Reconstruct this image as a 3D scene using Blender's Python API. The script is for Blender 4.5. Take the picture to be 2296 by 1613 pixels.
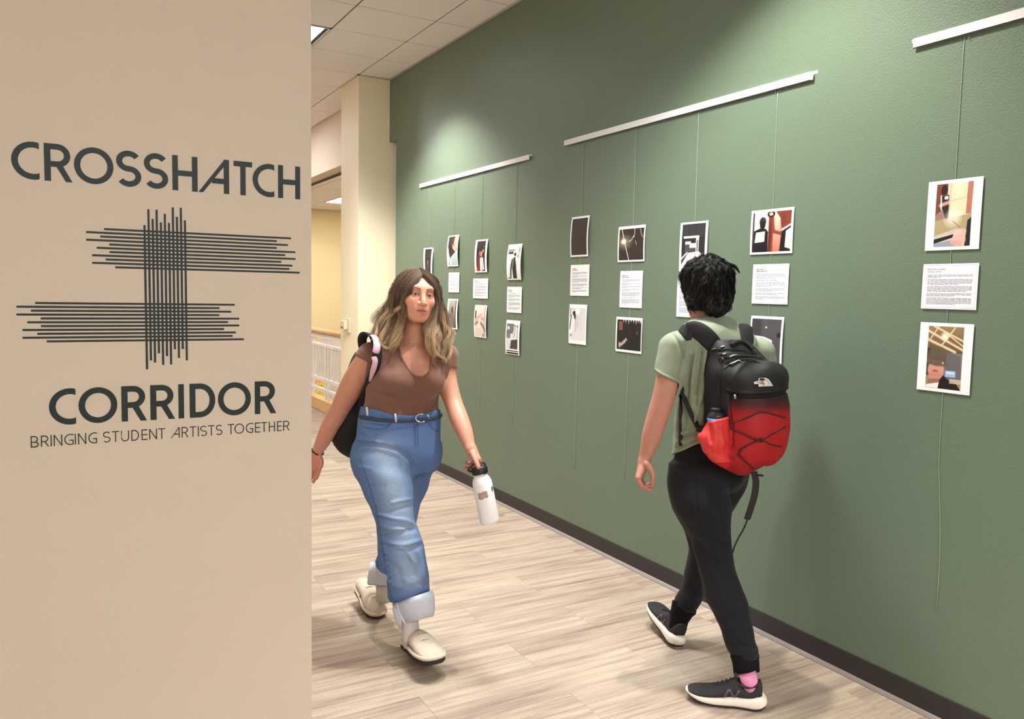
import bpy, math, random
import numpy as np
from mathutils import Vector, Matrix
random.seed(4); RNG = np.random.default_rng(4)
PI = math.pi
for _o in list(bpy.data.objects): bpy.data.objects.remove(_o)
scene = bpy.context.scene
COL = scene.collection
# ---------------------------------------------------------------- camera, world, lamps, exposure
W_, H_, FPX, EYE = 2296.0, 1613.0, 1801.694, 1.58
def _axes(yaw, pitch, roll):
    f = np.array([math.sin(yaw)*math.cos(pitch), math.cos(yaw)*math.cos(pitch), math.sin(pitch)])
    r = np.array([math.cos(yaw), -math.sin(yaw), 0.0]); u = np.cross(r, f)
    return math.cos(roll)*r+math.sin(roll)*u, -math.sin(roll)*r+math.cos(roll)*u, f
CR, CU, CW = _axes(2.08727833-PI/2, -8.37249806e-02, 2.00182761e-02)
CP = np.array([0.0, 0.0, EYE])
cam = bpy.data.objects.new('camera', bpy.data.cameras.new('camera')); COL.objects.link(cam)
cam.data.sensor_fit = 'HORIZONTAL'; cam.data.sensor_width = 36.0; cam.data.lens = 36.0*FPX/W_
cam.data.clip_start = 0.05; cam.data.clip_end = 100
cam.matrix_world = Matrix(((CR[0], CU[0], -CW[0], 0), (CR[1], CU[1], -CW[1], 0), (CR[2], CU[2], -CW[2], EYE), (0, 0, 0, 1)))
scene.camera = cam
wd = bpy.data.worlds.new('world'); scene.world = wd; wd.use_nodes = True
wd.node_tree.nodes['Background'].inputs[0].default_value = (1.0, 0.93, 0.84, 1)
wd.node_tree.nodes['Background'].inputs[1].default_value = 0.25
scene.view_settings.view_transform = 'Standard'; scene.view_settings.look = 'None'
scene.view_settings.exposure = 0.96; scene.view_settings.gamma = 1.0
scene.view_settings.use_curve_mapping = False
scene.cycles.max_bounces = 7; scene.cycles.diffuse_bounces = 5; scene.cycles.sample_clamp_indirect = 8
PANEL_CORRIDOR, PANEL_LOBBY, PANEL_STAIR, SPOT_POWER = 3.5, 14.5, 15.0, 250.0
CEIL = 3.60
SPOTS = [(2.13, 6.12, 0.68), (2.13, 2.42, 0.56), (2.13, -1.2, 0.9)]  # first is an unseen lamp without a can, kept for the far scallop
def spot(x, y, k):
    l = bpy.data.lights.new('spot_lamp', 'SPOT'); o = bpy.data.objects.new('spot_lamp', l); COL.objects.link(o)
    o.location = (x, y, CEIL-0.035); l.energy = SPOT_POWER*k; l.color = (1.0, 0.95, 0.84)
    l.spot_size = math.radians(110); l.spot_blend = 0.6; l.shadow_soft_size = 0.045
    o.rotation_euler = (0, math.radians(0), 0); return o
LAMPS = [spot(*c) for c in SPOTS]
def troffer_lamp(x, y, w):                                  # louvred panel lamps: wide light, cut off towards the upper walls
    l = bpy.data.lights.new('panel_lamp', 'AREA'); o = bpy.data.objects.new('panel_lamp', l); COL.objects.link(o)
    l.shape = 'SQUARE'; l.size = 0.52; l.energy = w; l.color = (0.95, 0.985, 1.0); l.spread = math.radians(112); o.location = (x, y, CEIL-0.012); return o
LOUVRE = 18.0
LAMPS += [troffer_lamp(1.615, 6.62, LOUVRE), troffer_lamp(1.615, 3.08, LOUVRE*1.25), troffer_lamp(1.2, -1.0, LOUVRE*0.8)]  # last one is an unseen lobby lamp without a panel

# ---------------------------------------------------------------- helpers
def lin(c):
    out = []
    for v in c[:3]:
        v = v/255.0; out.append(v/12.92 if v <= 0.04045 else ((v+0.055)/1.055)**2.4)
    return tuple(out)
def unproject(px, py, ax, val):
    d = CW+(px-W_/2)/FPX*CR-(py-H_/2)/FPX*CU
    return CP+d*(val-CP[ax])/d[ax]
def link(o, parent=None):
    COL.objects.link(o)
    if parent is not None: o.parent = parent
    return o
def tag(o, label=None, cat=None, group=None, kind=None):
    if label: o['label'] = label
    if cat: o['category'] = cat
    if group: o['group'] = group
    if kind: o['kind'] = kind
    return o
def empty(name, loc=(0, 0, 0)):
    o = bpy.data.objects.new(name, None); COL.objects.link(o); o.location = loc; o.empty_display_size = 0.1
    return o
class MB:
    def __init__(s): s.v = []; s.f = []; s.m = []; s.n = 0
    def add(s, V, F, mi=0):
        V = np.asarray(V, float).reshape(-1, 3); s.v.append(V)
        for f in F: s.f.append([i+s.n for i in f])
        s.m += [mi]*len(F); s.n += len(V); return s
    def box(s, a, b, mi=0, rot=None, bev=0.0):
        (x0, y0, z0), (x1, y1, z1) = a, b
        if bev > 0:
            V = []; 
            for sx in (0, 1):
                for sy in (0, 1):
                    for sz in (0, 1):
                        x = (x0, x1)[sx]; y = (y0, y1)[sy]; z = (z0, z1)[sz]
                        dx = bev*(1-2*sx); dy = bev*(1-2*sy); dz = bev*(1-2*sz)
                        V += [(x, y+dy, z+dz), (x+dx, y, z+dz), (x+dx, y+dy, z)]
            idx = lambda sx, sy, sz, k: ((sx*2+sy)*2+sz)*3+k
            F = []
            for sx in (0, 1): F.append([idx(sx, 0, 0, 0), idx(sx, 0, 1, 0), idx(sx, 1, 1, 0), idx(sx, 1, 0, 0)][::(1 if sx == 0 else -1)])
            for sy in (0, 1): F.append([idx(0, sy, 0, 1), idx(1, sy, 0, 1), idx(1, sy, 1, 1), idx(0, sy, 1, 1)][::(1 if sy == 0 else -1)])
            for sz in (0, 1): F.append([idx(0, 0, sz, 2), idx(0, 1, sz, 2), idx(1, 1, sz, 2), idx(1, 0, sz, 2)][::(1 if sz == 0 else -1)])
            for p in (0, 1):
                for q in (0, 1):
                    F.append([idx(0, p, q, 1), idx(1, p, q, 1), idx(1, p, q, 2), idx(0, p, q, 2)])
                    F.append([idx(p, 0, q, 0), idx(p, 1, q, 0), idx(p, 1, q, 2), idx(p, 0, q, 2)])
                    F.append([idx(p, q, 0, 0), idx(p, q, 1, 0), idx(p, q, 1, 1), idx(p, q, 0, 1)])
            for sx in (0, 1):
                for sy in (0, 1):
                    for sz in (0, 1): F.append([idx(sx, sy, sz, 0), idx(sx, sy, sz, 1), idx(sx, sy, sz, 2)])
        else:
            V = [(x, y, z) for x in (x0, x1) for y in (y0, y1) for z in (z0, z1)]
            F = [[0, 1, 3, 2], [4, 6, 7, 5], [0, 4, 5, 1], [2, 3, 7, 6], [0, 2, 6, 4], [1, 5, 7, 3]]
        V = np.array(V, float)
        if rot is not None: V = V@np.array(rot).T
        return s.add(V, F, mi)
    def prism(s, poly, d, mi=0):           # poly: closed list of 3-d points, extruded by vector d
        P = np.array(poly, float); n = len(P); d = np.array(d, float)
        F = [list(range(n))[::-1], [i+n for i in range(n)]]+[[i, (i+1) % n, (i+1) % n+n, i+n] for i in range(n)]
        return s.add(np.vstack([P, P+d]), F, mi)
    def tube(s, pts, rad, n=8, mi=0, flat=None, cap=True):   # swept tube; rad scalar or list; flat=(axis vec, ratio) for ribbons
        P = np.array(pts, float); m = len(P)
        R = np.full(m, rad, float) if np.isscalar(rad) else np.array(rad, float)
        T = np.gradient(P, axis=0); T /= np.linalg.norm(T, axis=1)[:, None]+1e-12
        ref = np.array(flat[0], float) if flat else np.array([0.31, 0.2, 0.93])
        A = ref-T*(T@ref)[:, None]; A /= np.linalg.norm(A, axis=1)[:, None]+1e-12
        B = np.cross(T, A); q = flat[1] if flat else 1.0
        th = np.arange(n)*2*PI/n
        V = P[:, None, :]+R[:, None, None]*(np.cos(th)[None, :, None]*A[:, None, :]+q*np.sin(th)[None, :, None]*B[:, None, :])
        F = [[i*n+j, i*n+(j+1) % n, (i+1)*n+(j+1) % n, (i+1)*n+j] for i in range(m-1) for j in range(n)]
        if cap: F += [list(range(n))[::-1], [(m-1)*n+j for j in range(n)]]
        return s.add(V.reshape(-1, 3), F, mi)
    def rings(s, R, mi=0, cap0=True, cap1=True):              # list of rings (k x 3)
        R = [np.asarray(r, float) for r in R]; n = len(R[0]); m = len(R)
        F = [[i*n+j, i*n+(j+1) % n, (i+1)*n+(j+1) % n, (i+1)*n+j] for i in range(m-1) for j in range(n)]
        if cap0: F.append(list(range(n))[::-1])
        if cap1: F.append([(m-1)*n+j for j in range(n)])
        return s.add(np.vstack(R), F, mi)
    def lathe(s, prof, c=(0, 0, 0), ax=(0, 0, 1), n=24, mi=0):
        ax = np.array(ax, float); ax /= np.linalg.norm(ax)
        a = np.cross(ax, [0.3, 0.9, 0.1]); a /= np.linalg.norm(a); b = np.cross(ax, a); th = np.arange(n)*2*PI/n
        return s.rings([np.array(c)+ax*h+r*(np.cos(th)[:, None]*a+np.sin(th)[:, None]*b) for r, h in prof], mi)
    def build(s, name, mats, parent=None, smooth=False, cols=None, fix=True):
        V = np.vstack(s.v); me = bpy.data.meshes.new(name)
        me.from_pydata(V.tolist(), [], s.f)
        for m in (mats if isinstance(mats, (list, tuple)) else [mats]): me.materials.append(m)
        if max(s.m) > 0: me.polygons.foreach_set('material_index', s.m)
        if fix:
            import bmesh
            bm = bmesh.new(); bm.from_mesh(me); bmesh.ops.recalc_face_normals(bm, faces=bm.faces); bm.to_mesh(me); bm.free()
        if smooth: me.polygons.foreach_set('use_smooth', [True]*len(me.polygons))
        if cols is not None: set_cols(me, cols)
        me.update()
        return link(bpy.data.objects.new(name, me), parent)
def set_cols(me, cols):
    a = me.color_attributes.new('Col', 'FLOAT_COLOR', 'POINT')
    C = np.ones((len(me.vertices), 4), np.float32); C[:, :3] = cols; a.data.foreach_set('color', C.ravel())
def dup(o, parent=None, loc=None):
    c = o.copy(); COL.objects.link(c)
    c.parent = parent if parent is not None else o.parent
    if loc is not None: c.location = loc
    return c

# ---------------------------------------------------------------- materials
def mat(name, rgb=(200, 200, 200), rough=0.6, bump=0.0, bscale=100.0, var=0.0, vscale=6.0, attr=False, metal=0.0, spec=0.5,
        emit=None, sheen=0.0, trans=0.0, sss=0.0, coords='Object', bdist=0.002, coat=0.0, detail=3.0):
    m = bpy.data.materials.new(name); m.use_nodes = True; nt = m.node_tree; N = nt.nodes; L = nt.links
    p = N['Principled BSDF']; p.inputs['Roughness'].default_value = rough; p.inputs['Metallic'].default_value = metal
    p.inputs['Specular IOR Level'].default_value = spec; p.inputs['Base Color'].default_value = (*lin(rgb), 1)
    if sheen: p.inputs['Sheen Weight'].default_value = sheen; p.inputs['Sheen Roughness'].default_value = 0.6
    if coat: p.inputs['Coat Weight'].default_value = coat
    if trans: p.inputs['Transmission Weight'].default_value = trans
    if sss:
        p.inputs['Subsurface Weight'].default_value = sss; p.inputs['Subsurface Radius'].default_value = (0.010, 0.004, 0.002)
        p.inputs['Subsurface Scale'].default_value = 1.0
    if emit: p.inputs['Emission Color'].default_value = (*lin(emit[0]), 1); p.inputs['Emission Strength'].default_value = emit[1]
    tc = N.new('ShaderNodeTexCoord')
    src = None
    if attr:
        a = N.new('ShaderNodeAttribute'); a.attribute_name = 'Col'; src = a.outputs['Color']
    if var > 0:
        n = N.new('ShaderNodeTexNoise'); n.inputs['Scale'].default_value = vscale; n.inputs['Detail'].default_value = 4
        L.new(tc.outputs[coords], n.inputs['Vector'])
        mr = N.new('ShaderNodeMapRange'); mr.inputs[1].default_value = 0.3; mr.inputs[2].default_value = 0.7
        mr.inputs[3].default_value = 1-var; mr.inputs[4].default_value = 1+var; L.new(n.outputs['Fac'], mr.inputs[0])
        mx = N.new('ShaderNodeMix'); mx.data_type = 'RGBA'; mx.blend_type = 'MULTIPLY'; mx.inputs['Factor'].default_value = 1
        if src: L.new(src, mx.inputs['A'])
        else: mx.inputs['A'].default_value = (*lin(rgb), 1)
        L.new(mr.outputs[0], mx.inputs['B']); src = mx.outputs['Result']
    if src: L.new(src, p.inputs['Base Color'])
    if bump > 0:
        n = N.new('ShaderNodeTexNoise'); n.inputs['Scale'].default_value = bscale; n.inputs['Detail'].default_value = detail
        L.new(tc.outputs[coords], n.inputs['Vector'])
        b = N.new('ShaderNodeBump'); b.inputs['Strength'].default_value = bump; b.inputs['Distance'].default_value = bdist
        L.new(n.outputs['Fac'], b.inputs['Height']); L.new(b.outputs['Normal'], p.inputs['Normal'])
    return m
M = {}
M['green'] = mat('green_paint', (100, 118, 101), 0.38, 0.42, 150, 0.02, 1.5, spec=0.5, bdist=0.003, detail=1.5)
M['beige'] = mat('beige_paint', (206, 191, 173), 0.6, 0.45, 110, 0.015, 1.0, bdist=0.0025, detail=1.5)
M['cream'] = mat('cream_paint', (234, 224, 196), 0.6, 0.3, 110, 0.0)
M['yellow'] = mat('yellow_paint', (220, 205, 164), 0.65, 0.2, 90)
M['greylow'] = mat('pale_panel', (205, 198, 190), 0.7)
M['tile'] = mat('ceiling_tile', (230, 224, 222), 0.9, 0.35, 260, 0.03, 60, bdist=0.002)
M['slab'] = mat('ceiling_slab', (105, 97, 90), 0.9)
M['angle'] = mat('wall_angle', (190, 182, 174), 0.6)
M['base'] = mat('black_vinyl', (52, 47, 49), 0.5, spec=0.35)
M['toe'] = mat('grey_vinyl', (128, 118, 114), 0.5)
M['white'] = mat('white_enamel', (236, 236, 238), 0.35)
M['wood'] = mat('maple', (222, 184, 128), 0.4, var=0.08, vscale=20)
M['panel'] = mat('light_diffuser', (255, 250, 240), 0.5, emit=((244, 249, 255), PANEL_CORRIDOR))
M['panel2'] = mat('lobby_diffuser', (255, 250, 240), 0.5, emit=((244, 249, 255), PANEL_LOBBY))
M['panel4'] = mat('deep_diffuser', (255, 250, 240), 0.5, emit=((248, 250, 255), PANEL_CORRIDOR*9.0))
M['panel3'] = mat('stair_diffuser', (255, 250, 240), 0.5, emit=((255, 247, 230), PANEL_STAIR))
M['black'] = mat('black_metal', (14, 14, 15), 0.5)
M['lens'] = mat('can_lens', (255, 250, 240), 0.5, emit=((255, 236, 200), 12.0))
M['vinyl'] = mat('green_vinyl', (13, 33, 30), 0.5, 0.25, 90, 0.12, 70, spec=0.4)
M['vinylk'] = mat('black_vinyl_letters', (16, 14, 19), 0.5, spec=0.4)
M['vinylb'] = mat('dark_vinyl_stripes', (15, 30, 29), 0.5, 0.2, 90, 0.1, 60, spec=0.4)
def carpet():
    m = bpy.data.materials.new('carpet'); m.use_nodes = True; nt = m.node_tree; N = nt.nodes; L = nt.links
    p = N['Principled BSDF']; p.inputs['Roughness'].default_value = 1.0; p.inputs['Specular IOR Level'].default_value = 0.1
    tc = N.new('ShaderNodeTexCoord'); oi = N.new('ShaderNodeObjectInfo')
    mul = N.new('ShaderNodeMath'); mul.operation = 'MULTIPLY'; mul.inputs[1].default_value = 57.0; L.new(oi.outputs['Random'], mul.inputs[0])
    cx = N.new('ShaderNodeCombineXYZ'); L.new(mul.outputs[0], cx.inputs[0]); L.new(mul.outputs[0], cx.inputs[1])
    ad = N.new('ShaderNodeVectorMath'); ad.operation = 'ADD'; L.new(tc.outputs['Object'], ad.inputs[0]); L.new(cx.outputs[0], ad.inputs[1])
    def noise(sx, sy, det, rough=0.6):
        mp = N.new('ShaderNodeMapping'); mp.inputs['Scale'].default_value = (sx, sy, 1); L.new(ad.outputs[0], mp.inputs['Vector'])
        n = N.new('ShaderNodeTexNoise'); n.inputs['Scale'].default_value = 1.0; n.inputs['Detail'].default_value = det; n.inputs['Roughness'].default_value = rough
        L.new(mp.outputs[0], n.inputs['Vector']); return n.outputs['Fac']
    a = noise(1.7, 34, 4); b = noise(0.9, 9, 3); c = noise(300, 300, 2); e = noise(4.5, 120, 3)
    def ramp(x, stops):
        r = N.new('ShaderNodeValToRGB'); L.new(x, r.inputs[0]); el = r.color_ramp.elements
        el[0].position, el[0].color = stops[0][0], (*lin(stops[0][1]), 1); el[1].position, el[1].color = stops[-1][0], (*lin(stops[-1][1]), 1)
        for pos, cc in stops[1:-1]:
            q = el.new(pos); q.color = (*lin(cc), 1)
        return r.outputs[0]
    def mix(f, A, B, bt='MIX'):
        x = N.new('ShaderNodeMix'); x.data_type = 'RGBA'; x.blend_type = bt
        if isinstance(f, float): x.inputs['Factor'].default_value = f
        else: L.new(f, x.inputs['Factor'])
        L.new(A, x.inputs['A']); L.new(B, x.inputs['B']); return x.outputs['Result']
    def mr(x, a0, a1, b0, b1):
        q = N.new('ShaderNodeMapRange'); L.new(x, q.inputs[0])
        for i, v in enumerate((a0, a1, b0, b1)): q.inputs[i+1].default_value = v
        return q.outputs[0]
    base = ramp(a, [(0.30, (130, 111, 103)), (0.43, (160, 142, 129)), (0.54, (178, 163, 146)), (0.72, (188, 176, 160))])
    tint = ramp(b, [(0.36, (128, 107, 98)), (0.5, (168, 151, 134)), (0.66, (184, 171, 153))])
    col = mix(0.45, base, tint)
    col = mix(mr(e, 0.5, 0.72, 0.0, 0.42), col, ramp(e, [(0.4, (122, 102, 92)), (0.8, (132, 110, 98))]))
    g = N.new('ShaderNodeCombineColor'); k = mr(c, 0.25, 0.75, 0.70, 1.28); rk = mr(oi.outputs['Random'], 0, 1, 0.93, 1.05)
    mm = N.new('ShaderNodeMath'); mm.operation = 'MULTIPLY'; L.new(k, mm.inputs[0]); L.new(rk, mm.inputs[1])
    for i in range(3): L.new(mm.outputs[0], g.inputs[i])
    col = mix(1.0, col, g.outputs[0], 'MULTIPLY'); L.new(col, p.inputs['Base Color'])
    bp = N.new('ShaderNodeBump'); bp.inputs['Strength'].default_value = 0.5; bp.inputs['Distance'].default_value = 0.002
    L.new(c, bp.inputs['Height']); L.new(bp.outputs[0], p.inputs['Normal'])
    return m
M['carpet'] = carpet()

# ---------------------------------------------------------------- room shell
DX, LX, LY = 2.86, 0.639, 2.30          # green wall plane, corner of the lettered wall
def struct(name, mb, m, parent=None, **k):
    o = mb.build(name, m, parent, **k)
    if parent is None: o['kind'] = 'structure'
    return o
floor = struct('floor', MB().box((-3, -4, -0.1), (3.05, 14, -0.004)).box((3.05, -4, -0.1), (3.3, 7.4, -0.004)), M['toe'])
wall_right = struct('wall_right', MB().prism([(DX, -4, 0), (DX, 7.35, 0), (DX, 7.35, 3.01), (DX, 7.535, 3.01), (DX, 7.535, 3.75), (DX, -4, 3.75)], (0.16, 0, 0)), M['green'])
wall_front = struct('wall_front', MB().box((-3.1, LY, -0.01), (LX, LY+0.16, 3.75)), M['beige'])
wall_left = struct('wall_left', MB().box((LX-0.14, LY+0.16, -0.01), (LX, 14, 3.75)), M['beige'])
wall_rear = struct('wall_rear', MB().box((-3.1, -4.1, -0.01), (3.1, -4, 3.75)), M['beige'])
wall_side = struct('wall_side', MB().box((-3.1, -4, -0.01), (-3.0, LY, 3.75)), M['beige'])
column = struct('wall_column', MB().box((2.548, 7.535, -0.01), (3.30, 8.07, 3.75)), M['cream'])
header = struct('wall_header', MB().box((2.87, 8.07, 2.985), (3.03, 14, 3.75)), M['beige'])
wall_end = struct('wall_end', MB().box((0.4, 14, -1.0), (2.9, 14.1, 3.75)), M['beige'])
wall_stair = struct('wall_stair', MB().box((2.9, 13.95, -3.0), (7.5, 14.05, 3.2)).box((6.4, 7.4, -3), (6.5, 13.95, 3.2)).box((3.3, 7.4, -3), (6.5, 7.5, 3.2)), M['yellow'])
wall_low = struct('wall_low', MB().box((3.2, 13.6, -3.0), (6.3, 13.7, 0.66)), M['greylow'])
floor_stair = struct('floor_stair', MB().box((3.05, 7.5, -3.1), (6.5, 14, -3.0)), M['greylow'])
ceil = struct('ceiling', MB().box((-3.1, -4.1, CEIL+0.012), (3.3, 14.1, CEIL+0.1)), M['slab'])
GX = [2.545, 1.925, 1.305, 0.685]; GY0, GS = 5.735, 0.591
tile_me = {}
def tile(x0, x1, y0, y1, z, parent):
    k = (round(x1-x0, 3), round(y1-y0, 3))
    if k not in tile_me:
        a, b = k[0]/2-0.0055, k[1]/2-0.0055
        o = MB().box((-a, -b, 0), (a, b, 0.011), bev=0.003).build('tile', M['tile'], parent); tile_me[k] = o
        o.location = ((x0+x1)/2, (y0+y1)/2, z); return o
    c = bpy.data.objects.new('tile', tile_me[k].data); COL.objects.link(c); c.parent = parent
    c.location = ((x0+x1)/2, (y0+y1)/2, z); return c
def panel_light(x0, x1, y0, y1, z, mlamp, label):
    t = empty('ceiling_light', ((x0+x1)/2, (y0+y1)/2, z)); tag(t, label, 'light', 'flat ceiling light panels')
    a, b = (x1-x0)/2-0.006, (y1-y0)/2-0.006
    f = MB()
    for (p, q) in (((-a, -b), (a, -b+0.012)), ((-a, b-0.012), (a, b)), ((-a, -b), (-a+0.012, b)), ((a-0.012, -b), (a, b))):
        f.box((p[0], p[1], -0.006), (q[0], q[1], 0.011))
    f.build('frame', M['angle'], t)
    for sx in (-1, 1): MB().box((min(sx*(a-0.012), sx*(a-0.045)), -b+0.012, 0.004), (max(sx*(a-0.012), sx*(a-0.045)), b-0.012, 0.011)).build('side_slot', M['black'], t)
    MB().box((-a+0.045, -b+0.012, 0.001), (a-0.045, b-0.012, 0.009)).build('diffuser', mlamp, t)
    return t
lights_at = {(2, 1): 0, (2, -5): 0, (2, 7): 0, (2, 12): 0}        # (column index, row index from GY0) -> corridor troffers
cols_ = [(2.545, 2.848)]+[(GX[i+1], GX[i]) for i in range(3)]+[(0.641, 0.685)]
for j in range(-6, 14):
    y0 = GY0+GS*j; y1 = y0+GS
    for i, (x0, x1) in enumerate(cols_):
        if i == 0 and y1 > 7.55: continue
        if (i, j) in lights_at or (i == 4 and y0 < LY): continue
        tile(x0, x1, y0, y1, CEIL, ceil)
for j in range(3, 13):                                   # strip above the railing, beyond the column
    y0 = GY0+GS*j; y1 = y0+GS
    if y0 > 8.0: tile(2.545, 2.86, y0, y1, CEIL, ceil)
for (i, j) in lights_at:
    x0, x1 = cols_[i]; y0 = GY0+GS*j
    panel_light(x0, x1, y0, y0+GS, CEIL, M['panel4' if j > 5 else 'panel'], {1: 'flat glowing ceiling panel cut off by the lettered wall', -5: 'square ceiling panel above the walkers', 7: 'square ceiling panel deep in the corridor', 12: 'square ceiling panel at the corridor end'}[j])
for (x, y, lb) in ((-0.7, -3.25, 'unseen large ceiling panel at the rear left of the lobby'), (0.9, -3.25, 'unseen large ceiling panel at the rear middle of the lobby'), (2.0, -2.6, 'unseen large ceiling panel beside the green wall start')):  # unseen panels, set far back to grade the light on the front wall
    panel_light(x-0.61, x+0.61, y-0.61, y+0.61, CEIL, M['panel2'], lb)
def trim(name, mb, m, parent=None): return struct(name, mb, m, parent)
trim('trim_1', MB().box((DX-0.014, -4, CEIL-0.004), (DX-0.001, 7.535, CEIL+0.011)), M['angle'])
trim('trim_2', MB().box((2.548-0.02, 7.51, CEIL-0.004), (2.86, 7.534, CEIL+0.011)).box((2.525, 7.51, CEIL-0.004), (2.547, 8.09, CEIL+0.011)), M['angle'])
trim('trim_3', MB().box((2.85, 8.09, CEIL-0.004), (2.869, 14, CEIL+0.011)), M['angle'])
# lower ceiling over the stairwell
ceil2 = struct('ceiling_stair', MB().box((3.03, 7.4, 2.965), (6.5, 14, 3.05)), M['slab'])
for j in range(0, 11): tile(3.035, 3.12, 13.33-0.61*j-0.61, 13.33-0.61*j, 2.945, ceil2)
for i in range(5):
    for j in range(0, 11):
        x0 = 3.12+0.61*(i-0) - (0.0); y1 = 13.94-1.22+0.61*(1-j)
        if i in (1, 2) and j in (1, 2) and i == 1: continue
        tile(x0, x0+0.61, y1-0.61, y1, 2.945, ceil2)
    tile(3.12+0.61*i, 3.73+0.61*i, 13.32, 13.93, 2.945, ceil2)
panel_light(3.73, 4.34, 11.505, 12.725, 2.945, M['panel3'], 'small bright ceiling panel in the stairwell behind the column')
panel_light(4.95, 5.56, 9.5, 10.7, 2.944, M['panel3'], 'ceiling panel deep in the stairwell')
# baseboards
def cove(name, a, b, nrm):
    a = np.array(a, float); b = np.array(b, float); n = np.array(nrm, float); z = np.array([0, 0, 1.0])
    prof = [(0.0, 0.1), (0.004, 0.1), (0.0055, 0.095), (0.0055, 0.022), (0.0, 0.0)]
    o = trim(name, MB().prism([a+n*p+z*q for p, q in [(0.0005, 0.0), (0.0005, 0.101), (0.0045, 0.101), (0.0058, 0.096), (0.0058, 0.016)]], b-a), M['base'])
    MB().prism([a+n*p+z*q for p, q in [(0.0008, 0.0), (0.0058, 0.0165), (0.012, 0.012), (0.02, 0.003), (0.02, 0.0)]], b-a).build('toe_strip', M['toe'], o)
    return o
cove('baseboard_right', (DX, -4, 0), (DX, 7.35, 0), (-1, 0, 0))
cove('baseboard_column', (2.548, 7.535, 0), (2.548, 8.07, 0), (-1, 0, 0))
cove('baseboard_left', (LX, LY+0.02, 0), (LX, 14, 0), (1, 0, 0))
cove('baseboard_front', (-3, LY, 0), (LX, LY, 0), (0, -1, 0))
# carpet planks, 1.0 x 0.25 m, laid across the corridor
pk = None; _pm = {}
def plank(x0, x1, y0):
    L = round(x1-x0, 3)
    if L not in _pm:
        a = L/2-0.0003
        o = MB().box((-a, -0.1247, -0.004), (a, 0.1247, 0.0), bev=0.0004).build('carpet_plank', M['carpet'], floor); _pm[L] = o.data
    else: o = link(bpy.data.objects.new('carpet_plank', _pm[L]), floor)
    o.location = ((x0+x1)/2, y0+0.125, 0)
for k in range(-7, 45):
    y0 = 2.785+0.25*k
    lo = LX+0.001 if y0 > LY-0.2 else 0.2
    hi = DX if y0 < 7.3 else (2.548 if y0 < 8.05 else 3.0)
    e = 0.735 if k % 2 == 0 else 1.194-1.0
    while e > lo: e -= 1.0
    while e < hi:
        a, b = max(e, lo), min(e+1.0, hi)
        if b-a > 0.02: plank(a, b, y0)
        e += 1.0
MBx = MB().box((-3, -4, -0.004), (0.2, LY, -0.0002)).box((0.2, -4, -0.004), (DX, 1.03, -0.0002))
MBx.build('carpet_plank', M['carpet'], floor)
# recessed cans
for i, (x, y, k) in enumerate(SPOTS):
    if i == 0: continue                                   # no fitting shows in the tile there
    t = empty('recessed_downlight', (x, y, CEIL)); tag(t, 'round recessed downlight %s' % ['over the far print rows', 'over the near print rows', 'behind the viewer'][i], 'light', 'recessed wall washing downlights')
    MB().lathe([(0.058, -0.004), (0.078, -0.004), (0.08, 0.0), (0.058, 0.0)], n=28).build('trim_ring', M['angle'], t, smooth=True)
    MB().lathe([(0.0, -0.0005), (0.056, -0.0005), (0.056, -0.0012), (0.0, -0.0012)], n=24).build('lens', M['lens'], t)

# ---------------------------------------------------------------- railing and stairwell
rail = empty('railing', (2.98, 9.4, 0)); tag(rail, 'white stair railing with maple handrail and base beyond the column', 'railing')
def rbox(name, a, b, m, par=rail, bev=0.0):
    a = np.array(a)-np.array([2.98, 9.4, 0]); b = np.array(b)-np.array([2.98, 9.4, 0])
    return MB().box(a, b, bev=bev).build(name, m, par)
RY0, RY1 = 8.10, 13.9
th = np.arange(16)*2*PI/16
MB().rings([np.c_[0.045*np.cos(th), np.full(16, y-9.4), 1.028+0.034*np.sin(th)] for y in (RY0, RY1)]).build('handrail', M['wood'], rail, smooth=True)
rbox('base_board', (2.93, RY0, 0.0), (3.05, RY1, 0.16), M['wood'], bev=0.008)
rbox('end_post', (2.95, 9.26, 0.16), (3.01, 9.345, 1.0), M['wood'], bev=0.004)
for z0, z1 in ((0.938, 0.992), (0.832, 0.868), (0.378, 0.43), (0.247, 0.293)): rbox('crossbar', (2.965, 9.34, z0), (2.995, RY1, z1), M['white'], bev=0.003)
bal = None
for p in range(7):
    y = 9.34+0.66*p
    for dy in (0.585, 0.707): rbox('baluster', (2.966, y+dy-0.019, 0.16), (2.994, y+dy+0.019, 0.95), M['white'], bev=0.003)
    for q in range(5): rbox('slat', (2.974, y+0.12+0.081*q-0.015, 0.425), (2.986, y+0.12+0.081*q+0.015, 0.835), M['white'])
    for s in (0, 1):                                       # rounded corner gussets of the top band
        yy = y+0.06 if s == 0 else y+0.575; d = 1 if s == 0 else -1
        MB().prism([(-0.006, yy-9.4, 0.938), (-0.006, yy+d*0.09-9.4, 0.938), (-0.006, yy+d*0.03-9.4, 0.915), (-0.006, yy-9.4, 0.86)], (0.012, 0, 0)).build('gusset', M['white'], rail)
M['smile'] = mat('yellow_card', (240, 206, 60), 0.5); M['orange'] = mat('orange_card', (240, 160, 110), 0.5)
pc = unproject(717.5, 873, 1, 13.585); sm = empty('smiley_poster', tuple(pc)); tag(sm, 'yellow smiling face poster seen low between the white railing bars', 'poster')
MB().box((-0.062, 0, -0.15), (0.062, 0.012, 0.15)).build('card', M['smile'], sm)
MB().box((-0.062, -0.001, 0.118), (0.062, 0.013, 0.15)).build('card_edge', M['orange'], sm)
fc = MB()
for dx in (-0.022, 0.024): fc.lathe([(0, 0), (0.010, 0), (0.010, -0.002), (0, -0.002)], (dx, -0.001, 0.062), (0, 1, 0), 12)
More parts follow.
